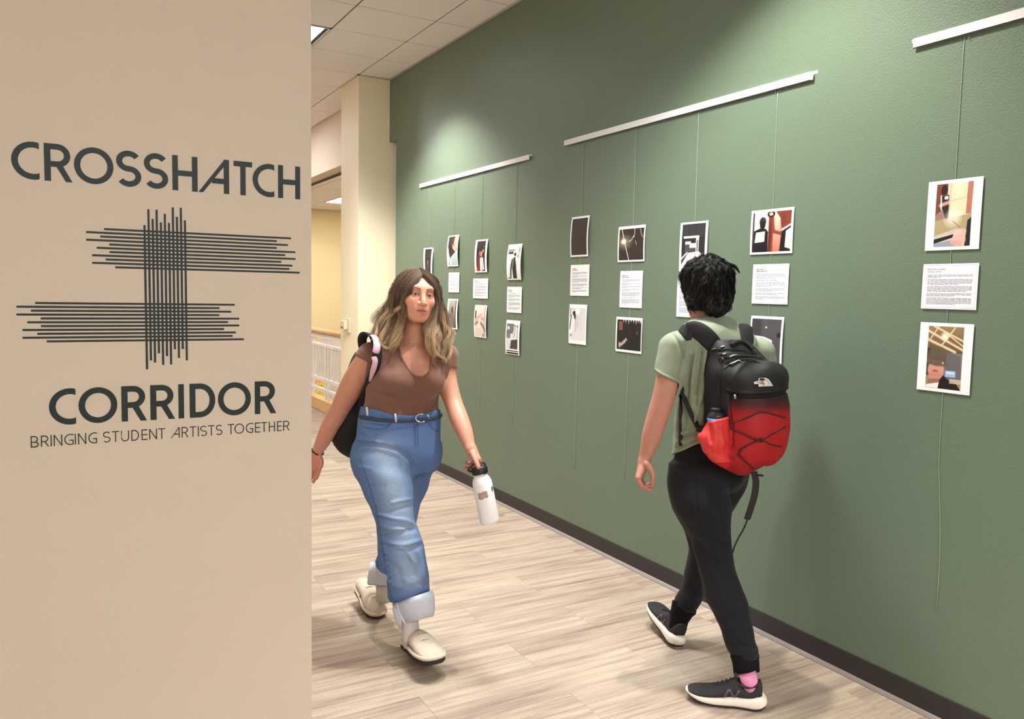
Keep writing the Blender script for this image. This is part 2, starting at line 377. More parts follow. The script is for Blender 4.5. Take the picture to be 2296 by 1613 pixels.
fc.tube([(0.042*math.cos(t), -0.001, 0.055+0.034*math.sin(t)) for t in np.linspace(PI*1.1, PI*1.9, 10)], 0.004, 5)
fc.lathe([(0, 0), (0.036, 0), (0.036, -0.002), (0, -0.002)], (-0.02, -0.001, -0.08), (0, 1, 0), 16, mi=1)
fc.build('face_print', [mat('dark_print', (80, 60, 20), 0.6), mat('grey_print', (190, 180, 140), 0.6)], sm)
# thermostat on the column
M['ivory'] = mat('ivory_plastic', (214, 204, 178), 0.45)
tm = empty('thermostat', (2.548, 7.83, 1.2)); tag(tm, 'small ivory thermostat on the left face of the cream column', 'thermostat')
MB().box((-0.012, -0.075, -0.06), (-0.0005, 0.055, 0.085), bev=0.003).build('back_plate', M['ivory'], tm)
MB().box((-0.045, -0.005, -0.025), (-0.0118, 0.11, 0.06), bev=0.004).build('body', M['ivory'], tm)
MB().box((-0.047, 0.055, -0.02), (-0.0448, 0.10, 0.0)).box((-0.047, 0.03, -0.02), (-0.0448, 0.048, 0.0)).build('display', mat('dark_display', (110, 96, 66), 0.4), tm)
# ---------------------------------------------------------------- lettering on the front wall
def catmull(P, n=6, closed=False):
    P = np.array(P, float); m = len(P); out = []
    for i in range(m if closed else m-1):
        g = lambda k: P[k % m] if closed else P[min(max(k, 0), m-1)]
        p0, p1, p2, p3 = g(i-1), g(i), g(i+1), g(i+2)
        for t in np.linspace(0, 1, n, endpoint=False):
            out.append(0.5*((2*p1)+(-p0+p2)*t+(2*p0-5*p1+4*p2-p3)*t*t+(-p0+3*p1-3*p2+p3)*t**3))
    if not closed: out.append(P[-1])
    return np.array(out)
def arc(cx, cy, rx, ry, a0, a1, n=20):
    t = np.radians(np.linspace(a0, a1, n)); return [(cx+rx*math.cos(q), cy+ry*math.sin(q)) for q in t]
def glyph(c, w, s):
    h = s/2
    if c == 'C': return [(arc(0.5, 0.5, 0.5-h, 0.5-h, 42, 318, 40), False)]
    if c == 'G': return [(arc(0.5, 0.5, 0.5-h, 0.5-h, 42, 312, 40), False), ([(w-h, 0.08), (w-h, 0.47)], False), ([(w, 0.47-h), (0.55*w, 0.47-h)], False)]
    if c == 'O': return [(arc(w/2, 0.5, w/2-h, 0.5-h, 0, 360, 49)[:-1], True)]
    if c == 'S':
        ry = (1-2*h)/4; rx = w/2-h
        return [(arc(w/2, 1-h-ry, rx, ry, 32, 262, 22)+arc(w/2, h+ry, rx, ry, 82, -148, 22), False)]
    if c == 'H': return [([(h, 0), (h, 1)], False), ([(w-h, 0), (w-h, 1)], False), ([(h, 0.5), (w-h, 0.5)], False)]
    if c == 'A': return [([(w-h, 0), (w-h, 1)], False), ([(-0.3*s, -0.12), (w-h*0.9, 1.02)], False), ([(0.36*w, 0.36), (w-h, 0.36)], False), ([(w*0.80, 1-h), (w, 1-h)], False)]
    if c == 'T': return [([(0, 1-h), (w, 1-h)], False), ([(w/2, 0), (w/2, 1)], False)]
    if c == 'I': return [([(w/2, 0), (w/2, 1)], False)]
    if c == 'N': return [([(h, 0), (h, 1)], False), ([(w-h, 0), (w-h, 1)], False), ([(h, 1.0), (w-h, 0.0)], False)]
    if c == 'E': return [([(h, 0), (h, 1)], False)]+[([(h, y), (w, y)], False) for y in (h, 0.5, 1-h)]
    if c == 'U': return [([(h, 1), (h, w/2)]+arc(w/2, w/2, w/2-h, w/2-h, 180, 360, 16)+[(w-h, w/2), (w-h, 1)], False)]
    if c == 'D': return [([(h, 0), (h, 1)], False), ([(h, 1-h), (w*0.4, 1-h)]+arc(w*0.4, 0.5, w*0.6-h, 0.5-h, 88, -88, 20)+[(w*0.4, h), (h, h)], False)]
    y = 0.46; r = (1-h-y)/2
    bowl = [(h, 1-h), (0.93*w-h-r, 1-h)]+arc(0.93*w-h-r, (1-h+y)/2, r, r, 85, -85, 14)+[(0.93*w-h-r, y), (h, y)]
    if c == 'R': return [([(h, 0), (h, 1)], False), (bowl, False), ([(0.5*w, y), (w-0.62*s, 0), (w-0.62*s+0.02*w, -0.06)], False)]
    if c == 'B':
        r2 = (y-h)/2
        return [([(h, 0), (h, 1)], False), (bowl, False), ([(h, y), (w-h-r2, y)]+arc(w-h-r2, (y+h)/2, r2, r2, 85, -85, 14)+[(w-h-r2, h), (h, h)], False)]
def stroke(mb, pts, s, closed, w, to3, clip=True):
    P = np.array(pts, float); n = len(P)
    d = (np.roll(P, -1, 0)-np.roll(P, 1, 0)) if closed else np.gradient(P, axis=0)
    d /= np.linalg.norm(d, axis=1)[:, None]; nr = np.c_[-d[:, 1], d[:, 0]]
    if not closed and n > 2:                                  # mitre
        for i in range(1, n-1):
            a = P[i]-P[i-1]; b = P[i+1]-P[i]; a /= np.linalg.norm(a); b /= np.linalg.norm(b)
            m = np.array([-(a+b)[1], (a+b)[0]]); m /= np.linalg.norm(m)+1e-9
            nr[i] = m/max(0.5, m@np.array([-a[1], a[0]]))
    L = P+nr*s/2; R = P-nr*s/2
    if clip:
        for q in (L, R):
            q[:, 1] = np.clip(q[:, 1], 0, 1); q[:, 0] = np.minimum(q[:, 0], w)
    V = [to3(p, 0) for p in L]+[to3(p, 0) for p in R]+[to3(p, 1) for p in L]+[to3(p, 1) for p in R]
    F = []
    for i in range(n if closed else n-1):
        j = (i+1) % n
        F += [[2*n+i, 2*n+j, 3*n+j, 3*n+i], [i, j, 2*n+j, 2*n+i], [n+i, 3*n+i, 3*n+j, n+j]]
    if not closed: F += [[0, 2*n, 3*n, n], [n-1, 2*n-1, 4*n-1, 3*n-1]]
    mb.add(V, F)
def wx(px, py): return unproject(px, py, 1, LY)[0]
def lettering(name, text, spans, cap, z0, s, m, label, yof=0.0012):
    t = empty(name, (0, LY, z0)); tag(t, label, 'lettering')
    for c, (a, b) in zip(text, spans):
        w = (b-a)/cap; mb = MB()
        for k_, (pts, closed) in enumerate(glyph(c, w, s)):
            yo = yof+0.00022*k_
            stroke(mb, pts, s, closed, w, lambda p, f: (a+p[0]*cap, -0.0001 if f == 0 else -yo, p[1]*cap))
        mb.build('letter', m, t, fix=False)
    return t
_c7 = lambda x, y: wx(x/2.1222, 280+y/2.1222)
_c8 = lambda x, y: wx(40+x/3.479, 850+y/3.479)
sp = [(53, 187), (210, 345), (352, 540), (553, 672), (685, 800), (820, 940), (962, 1090), (1112, 1200), (1202, 1305), (1323, 1428)]
lettering('wall_lettering', 'CROSSHATCH', [(_c7(a, 165+a*0.09), _c7(b, 165+b*0.09)) for a, b in sp], 0.0905, 1.829, 0.153, M['vinyl'], 'big dark green word CROSSHATCH at the top of the beige wall')
sp = [(242, 452), (473, 776), (808, 1008), (1033, 1228), (1255, 1296), (1340, 1540), (1560, 1818), (1848, 2017)]
lettering('wall_lettering', 'CORRIDOR', [(_c8(a, 220-a*0.035), _c8(b, 220-b*0.035)) for a, b in sp], 0.0925, 1.2235, 0.16, M['vinyl'], 'big dark green word CORRIDOR below the woven emblem')
tagl = [('B', 100, 162), ('R', 180, 243), ('I', 254, 266), ('N', 280, 347), ('G', 362, 435), ('I', 443, 455), ('N', 470, 534), ('G', 550, 618), ('S', 665, 722), ('T', 735, 790), ('U', 805, 868), ('D', 885, 945), ('E', 965, 1010), ('N', 1025, 1085), ('T', 1095, 1150), ('A', 1198, 1262), ('R', 1278, 1330), ('T', 1340, 1392), ('I', 1402, 1414), ('S', 1423, 1475), ('T', 1483, 1535), ('S', 1545, 1595), ('T', 1637, 1687), ('O', 1690, 1765), ('G', 1778, 1835), ('E', 1850, 1890), ('T', 1897, 1945), ('H', 1958, 2005), ('E', 2022, 2058), ('R', 2070, 2120)]
lettering('wall_lettering', ''.join(q[0] for q in tagl), [(_c8(a, 490-(a-130)*0.061), _c8(b, 490-(b-130)*0.061)) for _, a, b in tagl], 0.0283, 1.1712, 0.085, M['vinylk'], 'thin black line BRINGING STUDENT ARTISTS TOGETHER under CORRIDOR')
em = empty('woven_emblem', (0, LY, 1.58)); tag(em, 'dark woven stripe emblem between the words CROSSHATCH and CORRIDOR', 'emblem')
def stripe(x0, x1, z0, z1, yo): MB().box((x0, -yo, z0-1.58), (x1, -0.0001, z1-1.58)).build('stripe', M['vinylb'], em)
hb = 0.0026
for k, (a, b) in enumerate(zip([495, 410, 477, 410, 520, 460, 521, 438, 503, 438, 548], [1385, 1317, 1370, 1317, 1405, 1357, 1406, 1338, 1391, 1377, 1426])):
    z = 1.7185-0.00955*k; stripe(_c7(a, 500+17*k), _c7(b, 545+16*k), z-hb, z+hb, 0.0008)
for k, (a, b) in enumerate(zip([167, 78, 147, 78, 194, 130, 195, 107, 177, 107, 222], [1117, 1044, 1100, 1044, 1138, 1085, 1138, 1066, 1122, 1107, 1160])):
    z = 1.530-0.0095*k; stripe(_c7(a, 850+18*k), _c7(b, 862+16*k), z-hb, z+hb, 0.0008)
vt = [1.734, 1.775, 1.751, 1.775, 1.743, 1.766, 1.743, 1.784, 1.76, 1.784, 1.752]
for k in range(11):
    x = 0.2040+0.0098*k; zb = unproject(330, 280+[1164, 1122, 1133, 1089, 1145, 1103, 1144, 1071, 1113, 1070, 1126][k]/2.1222, 1, LY)[2]
    stripe(x-hb, x+hb, zb, vt[k], 0.0012)

# ---------------------------------------------------------------- hanging rails and cables on the green wall
M['rail'] = mat('white_rail', (232, 232, 236), 0.35); M['cable'] = mat('nylon_cable', (150, 168, 140), 0.35, spec=0.6)
M['steel'] = mat('steel', (150, 150, 150), 0.35, metal=0.8)
for (y1, y0, z, lb) in ((6.764, 4.833, 2.524, 'white picture hanging rail farthest along the green wall'), (4.41, 2.451, 2.551, 'white picture hanging rail in the middle of the green wall'), (2.0, 0.06, 2.566, 'white picture hanging rail nearest and cut by the frame edge')):
    r = empty('hanging_rail', (DX, (y0+y1)/2, z)); tag(r, lb, 'rail', 'white hanging rails')
    hl = (y1-y0)/2
    MB().box((-0.012, -hl, -0.036), (-0.0095, hl-0.012, -0.004)).box((-0.012, -hl+0.012, -0.004), (-0.0005, hl-0.012, 0.0)).box((-0.012, -hl+0.012, -0.036), (-0.007, hl-0.012, -0.0335)).build('front_channel', M['rail'], r)
    MB().box((-0.0015, -hl-0.014, -0.012), (-0.0003, hl, 0.001)).build('back_flange', M['rail'], r)
cable_y = [6.545, 6.035, 5.535, 5.014, 4.197, 3.677, 3.168, 2.649, 1.790]
cable_end = [1.50, 1.03, 0.62, 0.62, 0.46, 0.50, 0.48, 0.85, 0.42]
rail_z = [2.49, 2.49, 2.49, 2.49, 2.517, 2.517, 2.517, 2.517, 2.532]
for i, (y, ze, zr) in enumerate(zip(cable_y, cable_end, rail_z)):
    c = empty('hanging_cable', (DX-0.0022, y, zr)); tag(c, '%s hanging cable from the far end of the wall, behind the prints' % ['first', 'second', 'third', 'fourth', 'fifth', 'sixth', 'seventh', 'eighth', 'ninth and nearest'][i], 'cable', 'nylon print cables')
    zs = np.linspace(0.005, ze-zr, 24); sw = 0.004*np.sin(zs*1.7+i)
    if i == 8: sw = sw+np.where(zs < -1.55, 0.03*np.sin((zs+1.55)*3.3), 0)
    MB().tube(np.c_[np.zeros(24), sw, zs], 0.0011, 6).build('cord', M['cable'], c, smooth=True)
    for d in (-0.016, 0.016): MB().tube([(-0.001, d, 0.004), (-0.001, d*0.9, -0.012), (-0.004, d*0.8, -0.02), (-0.007, d*0.9, -0.014)], 0.0011, 5).build('hook', M['steel'], c)

# ---------------------------------------------------------------- prints
class Ras:
    def __init__(s, nx, ny, c=(255, 255, 255)):
        nx, ny = nx*3, ny*3; s.nx, s.ny = nx, ny; s.a = np.empty((ny, nx, 3)); s.a[:] = c
        s.v, s.u = np.mgrid[0:ny, 0:nx].astype(float); s.u = s.u/(nx-1); s.v = s.v/(ny-1)
    def put(s, m, c, k=1.0):
        m = (np.clip(m, 0, 1)*k)[..., None]; s.a = s.a*(1-m)+np.array(c, float)*m; return s
    def rect(s, u0, v0, u1, v1, c, k=1): return s.put(((s.u >= u0) & (s.u <= u1) & (s.v >= v0) & (s.v <= v1)).astype(float), c, k)
    def ell(s, cu, cv, ru, rv, c, k=1, soft=0.15):
        d = np.sqrt(((s.u-cu)/ru)**2+((s.v-cv)/rv)**2); return s.put((1-d)/soft+0.5, c, k)
    def poly(s, P, c, k=1):
        ins = np.zeros(s.u.shape, bool); n = len(P)
        for i in range(n):
            (x0, y0), (x1, y1) = P[i], P[(i+1) % n]
            if y0 == y1: continue
            cr = ((y0 > s.v) != (y1 > s.v)) & (s.u < (x1-x0)*(s.v-y0)/(y1-y0)+x0); ins ^= cr
        return s.put(ins.astype(float), c, k)
    def line(s, P, w, c, k=1):
        for (x0, y0), (x1, y1) in zip(P[:-1], P[1:]):
            dx, dy = x1-x0, y1-y0; t = np.clip(((s.u-x0)*dx+(s.v-y0)*dy)/(dx*dx+dy*dy+1e-9), 0, 1)
            d = np.hypot(s.u-x0-t*dx, (s.v-y0-t*dy)); s.put(1.5-d/w, c, k)
        return s
    def vgrad(s, u0, v0, u1, v1, ca, cb):
        m = ((s.u >= u0) & (s.u <= u1) & (s.v >= v0) & (s.v <= v1)); t = np.clip((s.v-v0)/(v1-v0+1e-9), 0, 1)[..., None]
        s.a = np.where(m[..., None], np.array(ca)*(1-t)+np.array(cb)*t, s.a); return s
    def noise(s, amp, rng=RNG, blk=1): 
        n = rng.normal(0, amp, ((s.ny+blk-1)//blk, (s.nx+blk-1)//blk)); n = np.kron(n, np.ones((blk, blk)))[:s.ny, :s.nx]
        s.a = np.clip(s.a+n[..., None], 0, 255); return s
M['paper'] = mat('print_paper', (242, 242, 246), 0.5, spec=0.3); M['print'] = mat('print_ink', attr=True, rough=0.35, spec=0.35)
M['inkl'] = mat('grey_text_ink', (160, 160, 184), 0.7); M['inkd'] = mat('dark_text_ink', (110, 108, 118), 0.7)
def sheet(name, y, zt, zb, w, bow, gap, label, cat, group, tw=0.0):
    h = zt-zb; t = empty(name, (DX, y, (zt+zb)/2)); tag(t, label, cat, group)
    def at(u, v, off):
        q = (v-0.5)*2
        return (-(gap+bow*(1-q*q)+0.25*abs(bow)*q+tw*(u-0.5)*q+off), w*(0.5-u), h*(0.5-v))
    n = 10; V = []
    for off in (0.0006, 0.0):
        for i in range(n+1): V += [at(0, i/n, off), at(0.5, i/n, off), at(1, i/n, off)]
    F = []; q = 3*(n+1)
    for i in range(n):
        for k in range(2):
            a = 3*i+k; F += [[a, a+3, a+4, a+1], [q+a, q+a+1, q+a+4, q+a+3]]
        for a in (3*i, 3*i+2): F.append([a, a+3, q+a+3, q+a])
    F += [[0, 1, q+1, q], [1, 2, q+2, q+1], [3*n, 3*n+1, q+3*n+1, q+3*n], [3*n+1, 3*n+2, q+3*n+2, q+3*n+1]]
    MB().add(V, F).build('paper', M['paper'], t, smooth=False)
    return t, at
def photo(y, zt, zb, w, ras, mar, label, bow=0.006, gap=0.004, tw=0.0):
    t, at = sheet('photo_print', y, zt, zb, w, bow, gap, label, 'print', 'photo prints on the green wall', tw)
    ml, mt, mr_, mb_ = mar; A_ = ras.a[:ras.a.shape[0]//2*2, :ras.a.shape[1]//2*2]; A_ = A_.reshape(A_.shape[0]//2, 2, A_.shape[1]//2, 2, 3).mean((1, 3)); ny, nx = A_.shape[:2]
    U = ml+(1-ml-mr_)*np.linspace(0, 1, nx); Vv = mt+(1-mt-mb_)*np.linspace(0, 1, ny)
    uu, vv = np.meshgrid(U, Vv); q = (vv-0.5)*2; h = zt-zb
    X = -(gap+bow*(1-q*q)+0.25*abs(bow)*q+tw*(uu-0.5)*q+0.0010)
    P = np.stack([X, w*(0.5-uu), h*(0.5-vv)], -1).reshape(-1, 3)
    i, j = np.mgrid[0:ny-1, 0:nx-1]; a = (i*nx+j).ravel()
    me = bpy.data.meshes.new('picture'); me.from_pydata(P.tolist(), [], np.c_[a, a+nx, a+nx+1, a+1].tolist())
    c = np.clip(A_, 0, 255).reshape(-1, 3)/255; c = np.where(c <= 0.04045, c/12.92, ((c+0.055)/1.055)**2.4)
    set_cols(me, c); me.materials.append(M['print']); me.polygons.foreach_set('use_smooth', [True]*len(me.polygons))
    link(bpy.data.objects.new('picture', me), t); return t
def card(y, zt, zb, w, paras, label, border=False, bow=0.001, head=((0.10, 0.34), (0.10, 0.40)), top=0.12, heading=None):
    t, at = sheet('text_card', y, zt, zb, w, bow, 0.004, label, 'card', 'printed text cards on the green wall')
    h = zt-zb; mb = MB(); md = MB(); rg = np.random.default_rng(int(y*1000))
    def word(b, u0, u1, v, th): b.add([at(u0, v, 0.0011), at(u0, v+th/h, 0.0011), at(u1, v+th/h, 0.0011), at(u1, v, 0.0011)], [[0, 1, 2, 3]])
    v = top
    for (a, b) in head:
        if heading is None:
            u = a
            while u < b-0.02:
                l = min(rg.uniform(0.05, 0.12), b-u); word(md, u, u+l, v, 0.0038); u += l+0.02
        v += 0.0085/h
    v += 0.006/h; mg = 0.095
    pitch = (0.93-v)/(sum(paras)+0.9*len(paras))
    for n in paras:
        for k in range(n):
            end = 1-mg if k < n-1 else mg+(1-2*mg)*rg.uniform(0.3, 0.9); u = mg
            while u < end-0.012:
                l = min(rg.uniform(0.03, 0.11), end-u); word(mb, u, u+l, v, pitch*h*0.5); u += l+0.012
            v += pitch
        v += 0.9*pitch
    mb.build('text_lines', M['inkl'], t, fix=False)
    if md.n: md.build('heading', M['inkd'], t, fix=False)
    if heading:
        for k, s in enumerate(heading):
            cu = bpy.data.curves.new('heading', 'FONT'); cu.body = s; cu.size = 0.0105 if k == 0 else 0.0095; cu.extrude = 0; cu.resolution_u = 2
            tmp = link(bpy.data.objects.new('tmp', cu)); bpy.context.view_layer.update(); me = tmp.to_mesh()
            hm = MB().add([tuple(v.co) for v in me.vertices], [list(p.vertices) for p in me.polygons]); tmp.to_mesh_clear()
            bpy.data.objects.remove(tmp); bpy.data.curves.remove(cu); o = hm.build('heading', M['inkd'], t, fix=False)
            p = at(0.085, top+0.0085*k/h+0.006/h, 0.0013); o.location = p; o.rotation_euler = (PI/2, 0, -PI/2)
    if border:
        for (a, b) in (((0.028, 0.03), (0.972, 0.035)), ((0.028, 0.965), (0.972, 0.97)), ((0.028, 0.03), (0.031, 0.97)), ((0.969, 0.03), (0.972, 0.97))):
            (u0, v0), (u1, v1) = a, b; bm_ = MB(); n = 6
            V = [];
            for i in range(n+1): V += [at(u0, v0+(v1-v0)*i/n, 0.0012), at(u1, v0+(v1-v0)*i/n, 0.0012)]
            bm_.add(V, [[2*i, 2*i+2, 2*i+3, 2*i+1] for i in range(n)]).build('border_line', M['inkl'], t, fix=False)
    return t
R1 = lambda c: Ras(44, 54, c)
r = R1((32, 28, 28)).ell(0.5, 0.25, 0.35, 0.12, (52, 46, 46), 0.7, 1).line([(0.42, 0.5), (0.38, 0.75)], 0.03, (190, 185, 185)).line([(0.62, 0.5), (0.62, 0.72)], 0.025, (150, 145, 145)).rect(0.25, 0.6, 0.75, 1, (58, 48, 46), 0.6)
photo(6.548, 1.953, 1.724, 0.196, r, (0.17, 0.05, 0.17, 0.04), 'narrow dark print alone above the long haired walker', tw=0.01)
r = R1((48, 36, 38)).ell(0.9, 0.2, 0.3, 0.28, (205, 165, 150), 1, 0.5).poly([(0.3, 0.24), (0.45, 0.26), (0.95, 0.5), (1, 0.62), (0.85, 0.55), (0.3, 0.32)], (222, 180, 160)).poly([(0, 0.35), (0.25, 0.75), (1, 0.48), (1, 1), (0, 1)], (176, 192, 200)).poly([(0.3, 0.76), (0.24, 1), (0.42, 1)], (220, 226, 230)).rect(0, 0.42, 0.12, 0.9, (205, 212, 214)).ell(0.3, 0.42, 0.2, 0.2, (28, 22, 26), 1, 0.4)
photo(6.04, 2.035, 1.782, 0.205, r, (0.10, 0.04, 0.06, 0.04), 'top print of an arm over pale cloth, second column from the far end', bow=0.012)
r = R1((158, 154, 146)).vgrad(0, 0, 1, 1, (176, 172, 162), (92, 84, 78)).ell(0.47, 0.33, 0.09, 0.10, (36, 32, 30)).ell(0.52, 0.43, 0.08, 0.12, (44, 38, 36)).poly([(0.35, 0.45), (0.6, 0.45), (0.72, 1), (0.3, 1), (0.15, 0.62)], (112, 108, 106)).rect(0.9, 0, 1, 1, (60, 54, 50)).poly([(0.15, 0.55), (0.3, 0.5), (0.28, 0.65), (0.12, 0.68)], (58, 56, 54))
photo(6.034, 1.514, 1.265, 0.196, r, (0.16, 0.045, 0.14, 0.045), 'bottom print of a shadowy standing figure beside the long hair', bow=0.008)
r = R1((14, 13, 16)).ell(0.4, 0.42, 0.09, 0.1, (196, 84, 66)).poly([(0.2, 0.5), (0.4, 0.46), (0.42, 1), (0.0, 1)], (128, 22, 24)).ell(0.6, 0.44, 0.09, 0.1, (214, 150, 128)).poly([(0.45, 0.55), (0.8, 0.55), (0.92, 0.95), (0.42, 1)], (232, 228, 232)).ell(0.78, 0.33, 0.05, 0.06, (236, 218, 150)).ell(0.82, 0.19, 0.06, 0.03, (206, 40, 74)).line([(0.7, 0.6), (0.72, 1)], 0.02, (120, 110, 120)).ell(0.1, 0.95, 0.12, 0.1, (180, 60, 40))
photo(5.533, 1.977, 1.727, 0.203, r, (0.16, 0.045, 0.15, 0.04), 'top print of two lit figures on black, third column from the far end', bow=0.010)
r = R1((222, 208, 200)).rect(0.85, 0, 1, 1, (190, 176, 170)).rect(0, 0.15, 0.12, 0.4, (30, 26, 30)).line([(0, 0.5), (0.3, 0.38), (0.62, 0.28)], 0.05, (216, 160, 140)).line([(1, 0.5), (0.85, 0.42), (0.65, 0.4)], 0.05, (212, 150, 146)).line([(0, 0.62), (0.3, 0.52)], 0.04, (132, 112, 100)).line([(0.98, 0.8), (0.8, 0.65), (0.6, 0.55)], 0.045, (112, 100, 90)).ell(0.42, 0.66, 0.07, 0.05, (240, 236, 234)).rect(0.75, 0.9, 0.82, 1, (60, 60, 66))
photo(5.530, 1.475, 1.225, 0.203, r, (0.08, 0.035, 0.07, 0.03), 'bottom print of reaching hands on pink, third column from the far end', bow=0.008)
r = R1((232, 232, 238)).rect(0.03, 0.12, 0.55, 0.15, (70, 70, 78)).rect(0.06, 0.18, 0.45, 0.26, (60, 60, 64)).ell(0.6, 0.27, 0.09, 0.05, (20, 20, 22)).poly([(0.45, 0.4), (0.62, 0.33), (0.72, 0.6), (0.76, 1), (0.45, 1), (0.4, 0.6)], (34, 34, 38)).line([(0.4, 0.45), (0.3, 0.7), (0.25, 0.95)], 0.05, (36, 36, 40)).line([(0.48, 0.42), (0.45, 0.6)], 0.03, (150, 150, 156)).ell(0.92, 0.15, 0.1, 0.1, (150, 150, 156), 0.7, 1).ell(0.85, 0.33, 0.08, 0.05, (120, 120, 126), 0.6, 1).rect(0, 0.97, 0.25, 1, (60, 60, 66))
photo(5.014, 1.921, 1.668, 0.2, r, (0.06, 0.04, 0.06, 0.035), 'top print of a black walking figure on white, fourth column', bow=0.012)
r = R1((226, 226, 228)).rect(0, 0, 0.6, 0.4, (112, 112, 114)).ell(0.15, 0.18, 0.1, 0.07, (220, 220, 220)).rect(0.65, 0, 1, 0.5, (232, 232, 236)).line([(0.7, 0.1), (0.7, 0.5)], 0.02, (70, 70, 74)).line([(0.9, 0.05), (0.9, 0.55)], 0.02, (70, 70, 74)).line([(0.55, 0.05), (0.95, 0.12)], 0.015, (90, 90, 92)).poly([(0.4, 0.65), (0.95, 0.6), (0.92, 1), (0.3, 1)], (64, 64, 66)).ell(0.6, 0.45, 0.1, 0.14, (206, 206, 208)).rect(0.0, 0.4, 0.35, 0.58, (96, 96, 98), 0.8).rect(0.02, 0.58, 0.3, 1, (212, 212, 214)).noise(16, blk=2)
r.a = np.vstack([r.a, np.full((9, 132, 3), 245.0), np.full((6, 132, 3), 20.0), np.full((6, 132, 3), 245.0), np.full((12, 132, 3), 18.0)]); r.ny = r.a.shape[0]
photo(5.021, 1.378, 1.131, 0.2, r, (0.07, 0.10, 0.07, 0.02), 'bottom black and white room print with dark bars below, fourth column', bow=0.006)
R2 = lambda c: Ras(56, 70, c)
r = R2((50, 44, 42)).noise(3).line([(0.5, 0.25), (0.46, 0.5)], 0.01, (36, 31, 30)).ell(0.55, 0.2, 0.15, 0.03, (62, 56, 62), 0.6, 1)
photo(4.2, 2.059, 1.809, 0.195, r, (0.065, 0.05, 0.065, 0.045), 'plain brownish black print at the far end of the middle rail', bow=0.008)
r = R2((216, 214, 218)).vgrad(0, 0, 1, 1, (208, 206, 214), (222, 221, 224)).ell(0.28, 0.17, 0.1, 0.07, (30, 28, 30)).ell(0.33, 0.25, 0.06, 0.1, (40, 38, 40)).poly([(0.02, 0.3), (0.2, 0.2), (0.3, 0.35), (0.2, 0.8), (0.05, 0.95), (0, 0.6)], (236, 236, 240)).line([(0.1, 0.25), (0.05, 0.5), (0.02, 0.65)], 0.03, (60, 58, 64)).line([(0.38, 0.3), (0.42, 0.55), (0.38, 0.72)], 0.012, (120, 118, 124)).line([(0.5, 0.3), (0.55, 0.62)], 0.01, (150, 148, 154)).rect(0.35, 0.02, 0.62, 0.2, (236, 234, 240)).line([(0.68, 0.1), (0.72, 0.7)], 0.012, (190, 188, 194)).rect(0, 0, 0.05, 0.25, (140, 120, 120)).ell(0.1, 0.85, 0.08, 0.05, (170, 165, 170), 1, 0.5)
photo(4.199, 1.511, 1.261, 0.195, r, (0.05, 0.09, 0.05, 0.10), 'pale sketchy print of a seated figure below the brownish black print', bow=0.003)
r = R2((44, 37, 34)).noise(7, blk=2)
for k in range(14): r.line([(0, 0.1+0.06*k), (1, 0.08+0.06*k)], 0.008, (62, 50, 44), 0.5)
r.ell(0.22, 0.42, 0.28, 0.2, (150, 140, 128), 0.7, 1).ell(0.2, 0.40, 0.1, 0.08, (255, 246, 220), 1, 0.8).line([(0.1, 0.0), (0.25, 0.45), (0.42, 1)], 0.012, (255, 246, 230)).line([(0.62, 0), (0.63, 0.2), (0.5, 0.38), (0.4, 0.4)], 0.012, (200, 190, 176)).ell(0.6, 0.26, 0.025, 0.02, (255, 250, 240)).line([(0.85, 0.03), (0.9, 0.2), (0.97, 0.3)], 0.02, (150, 120, 100)).line([(0.68, 0.4), (0.72, 0.52)], 0.012, (170, 160, 150))
photo(3.68, 1.969, 1.766, 0.246, r, (0.05, 0.08, 0.04, 0.05), 'dark print with a bright starry light flare', bow=0.004)
r = R2((24, 22, 22)).noise(4).rect(0.08, 0.06, 0.24, 0.35, (120, 72, 68)).rect(0.5, 0.35, 0.56, 0.5, (44, 40, 40)).rect(0.82, 0.35, 0.86, 0.46, (90, 86, 84))
for k, u in enumerate((0.25, 0.34, 0.46, 0.56, 0.66, 0.76, 0.84, 0.92, 0.97)): r.poly([(u, -0.02), (u+0.045, -0.02), (u+0.02, 0.09+0.03*(k % 3))], (226, 224, 224))
for k in range(4): r.line([(0.13+0.07*k, 0.92-0.05*k), (0.18+0.07*k, 0.80-0.06*k), (0.22+0.07*k, 0.86-0.06*k)], 0.016, (206, 196, 190))
r.ell(0.13, 0.85, 0.05, 0.1, (176, 160, 156), 1, 0.5)
photo(3.678, 1.449, 1.247, 0.242, r, (0.05, 0.075, 0.03, 0.07), 'black print with a white fringe and pale chain below the flare print', bow=0.002)
r = R2((40, 40, 42)).rect(0, 0, 1, 0.28, (52, 52, 54)).line([(0.3, 0), (0.3, 0.25)], 0.01, (30, 30, 32)).line([(0.6, 0), (0.6, 0.25)], 0.01, (30, 30, 32)).rect(0.08, 0.26, 0.75, 0.31, (220, 220, 222)).rect(0.15, 0.36, 0.72, 0.6, (70, 70, 72)).rect(0.16, 0.38, 0.4, 0.44, (225, 225, 228)).rect(0.35, 0.42, 0.7, 0.52, (205, 205, 208)).rect(0.42, 0.36, 0.58, 0.42, (30, 30, 32)).rect(0.62, 0.3, 0.74, 0.62, (206, 206, 210)).rect(0.66, 0.36, 0.7, 0.6, (40, 40, 42)).poly([(0.3, 0.62), (0.75, 0.6), (1, 0.72), (1, 1), (0, 1), (0, 0.88)], (222, 220, 226)).line([(0.45, 0.64), (0.25, 1)], 0.01, (150, 150, 156)).line([(0.6, 0.63), (0.75, 1)], 0.01, (160, 160, 166)).line([(0, 0.75), (0.25, 0.62)], 0.02, (225, 225, 228))
photo(3.165, 1.958, 1.706, 0.206, r, (0.08, 0.04, 0.08, 0.02), 'black and white tunnel view print right above the dark haired head', bow=0.003)
R3 = lambda c: Ras(92, 84, c)
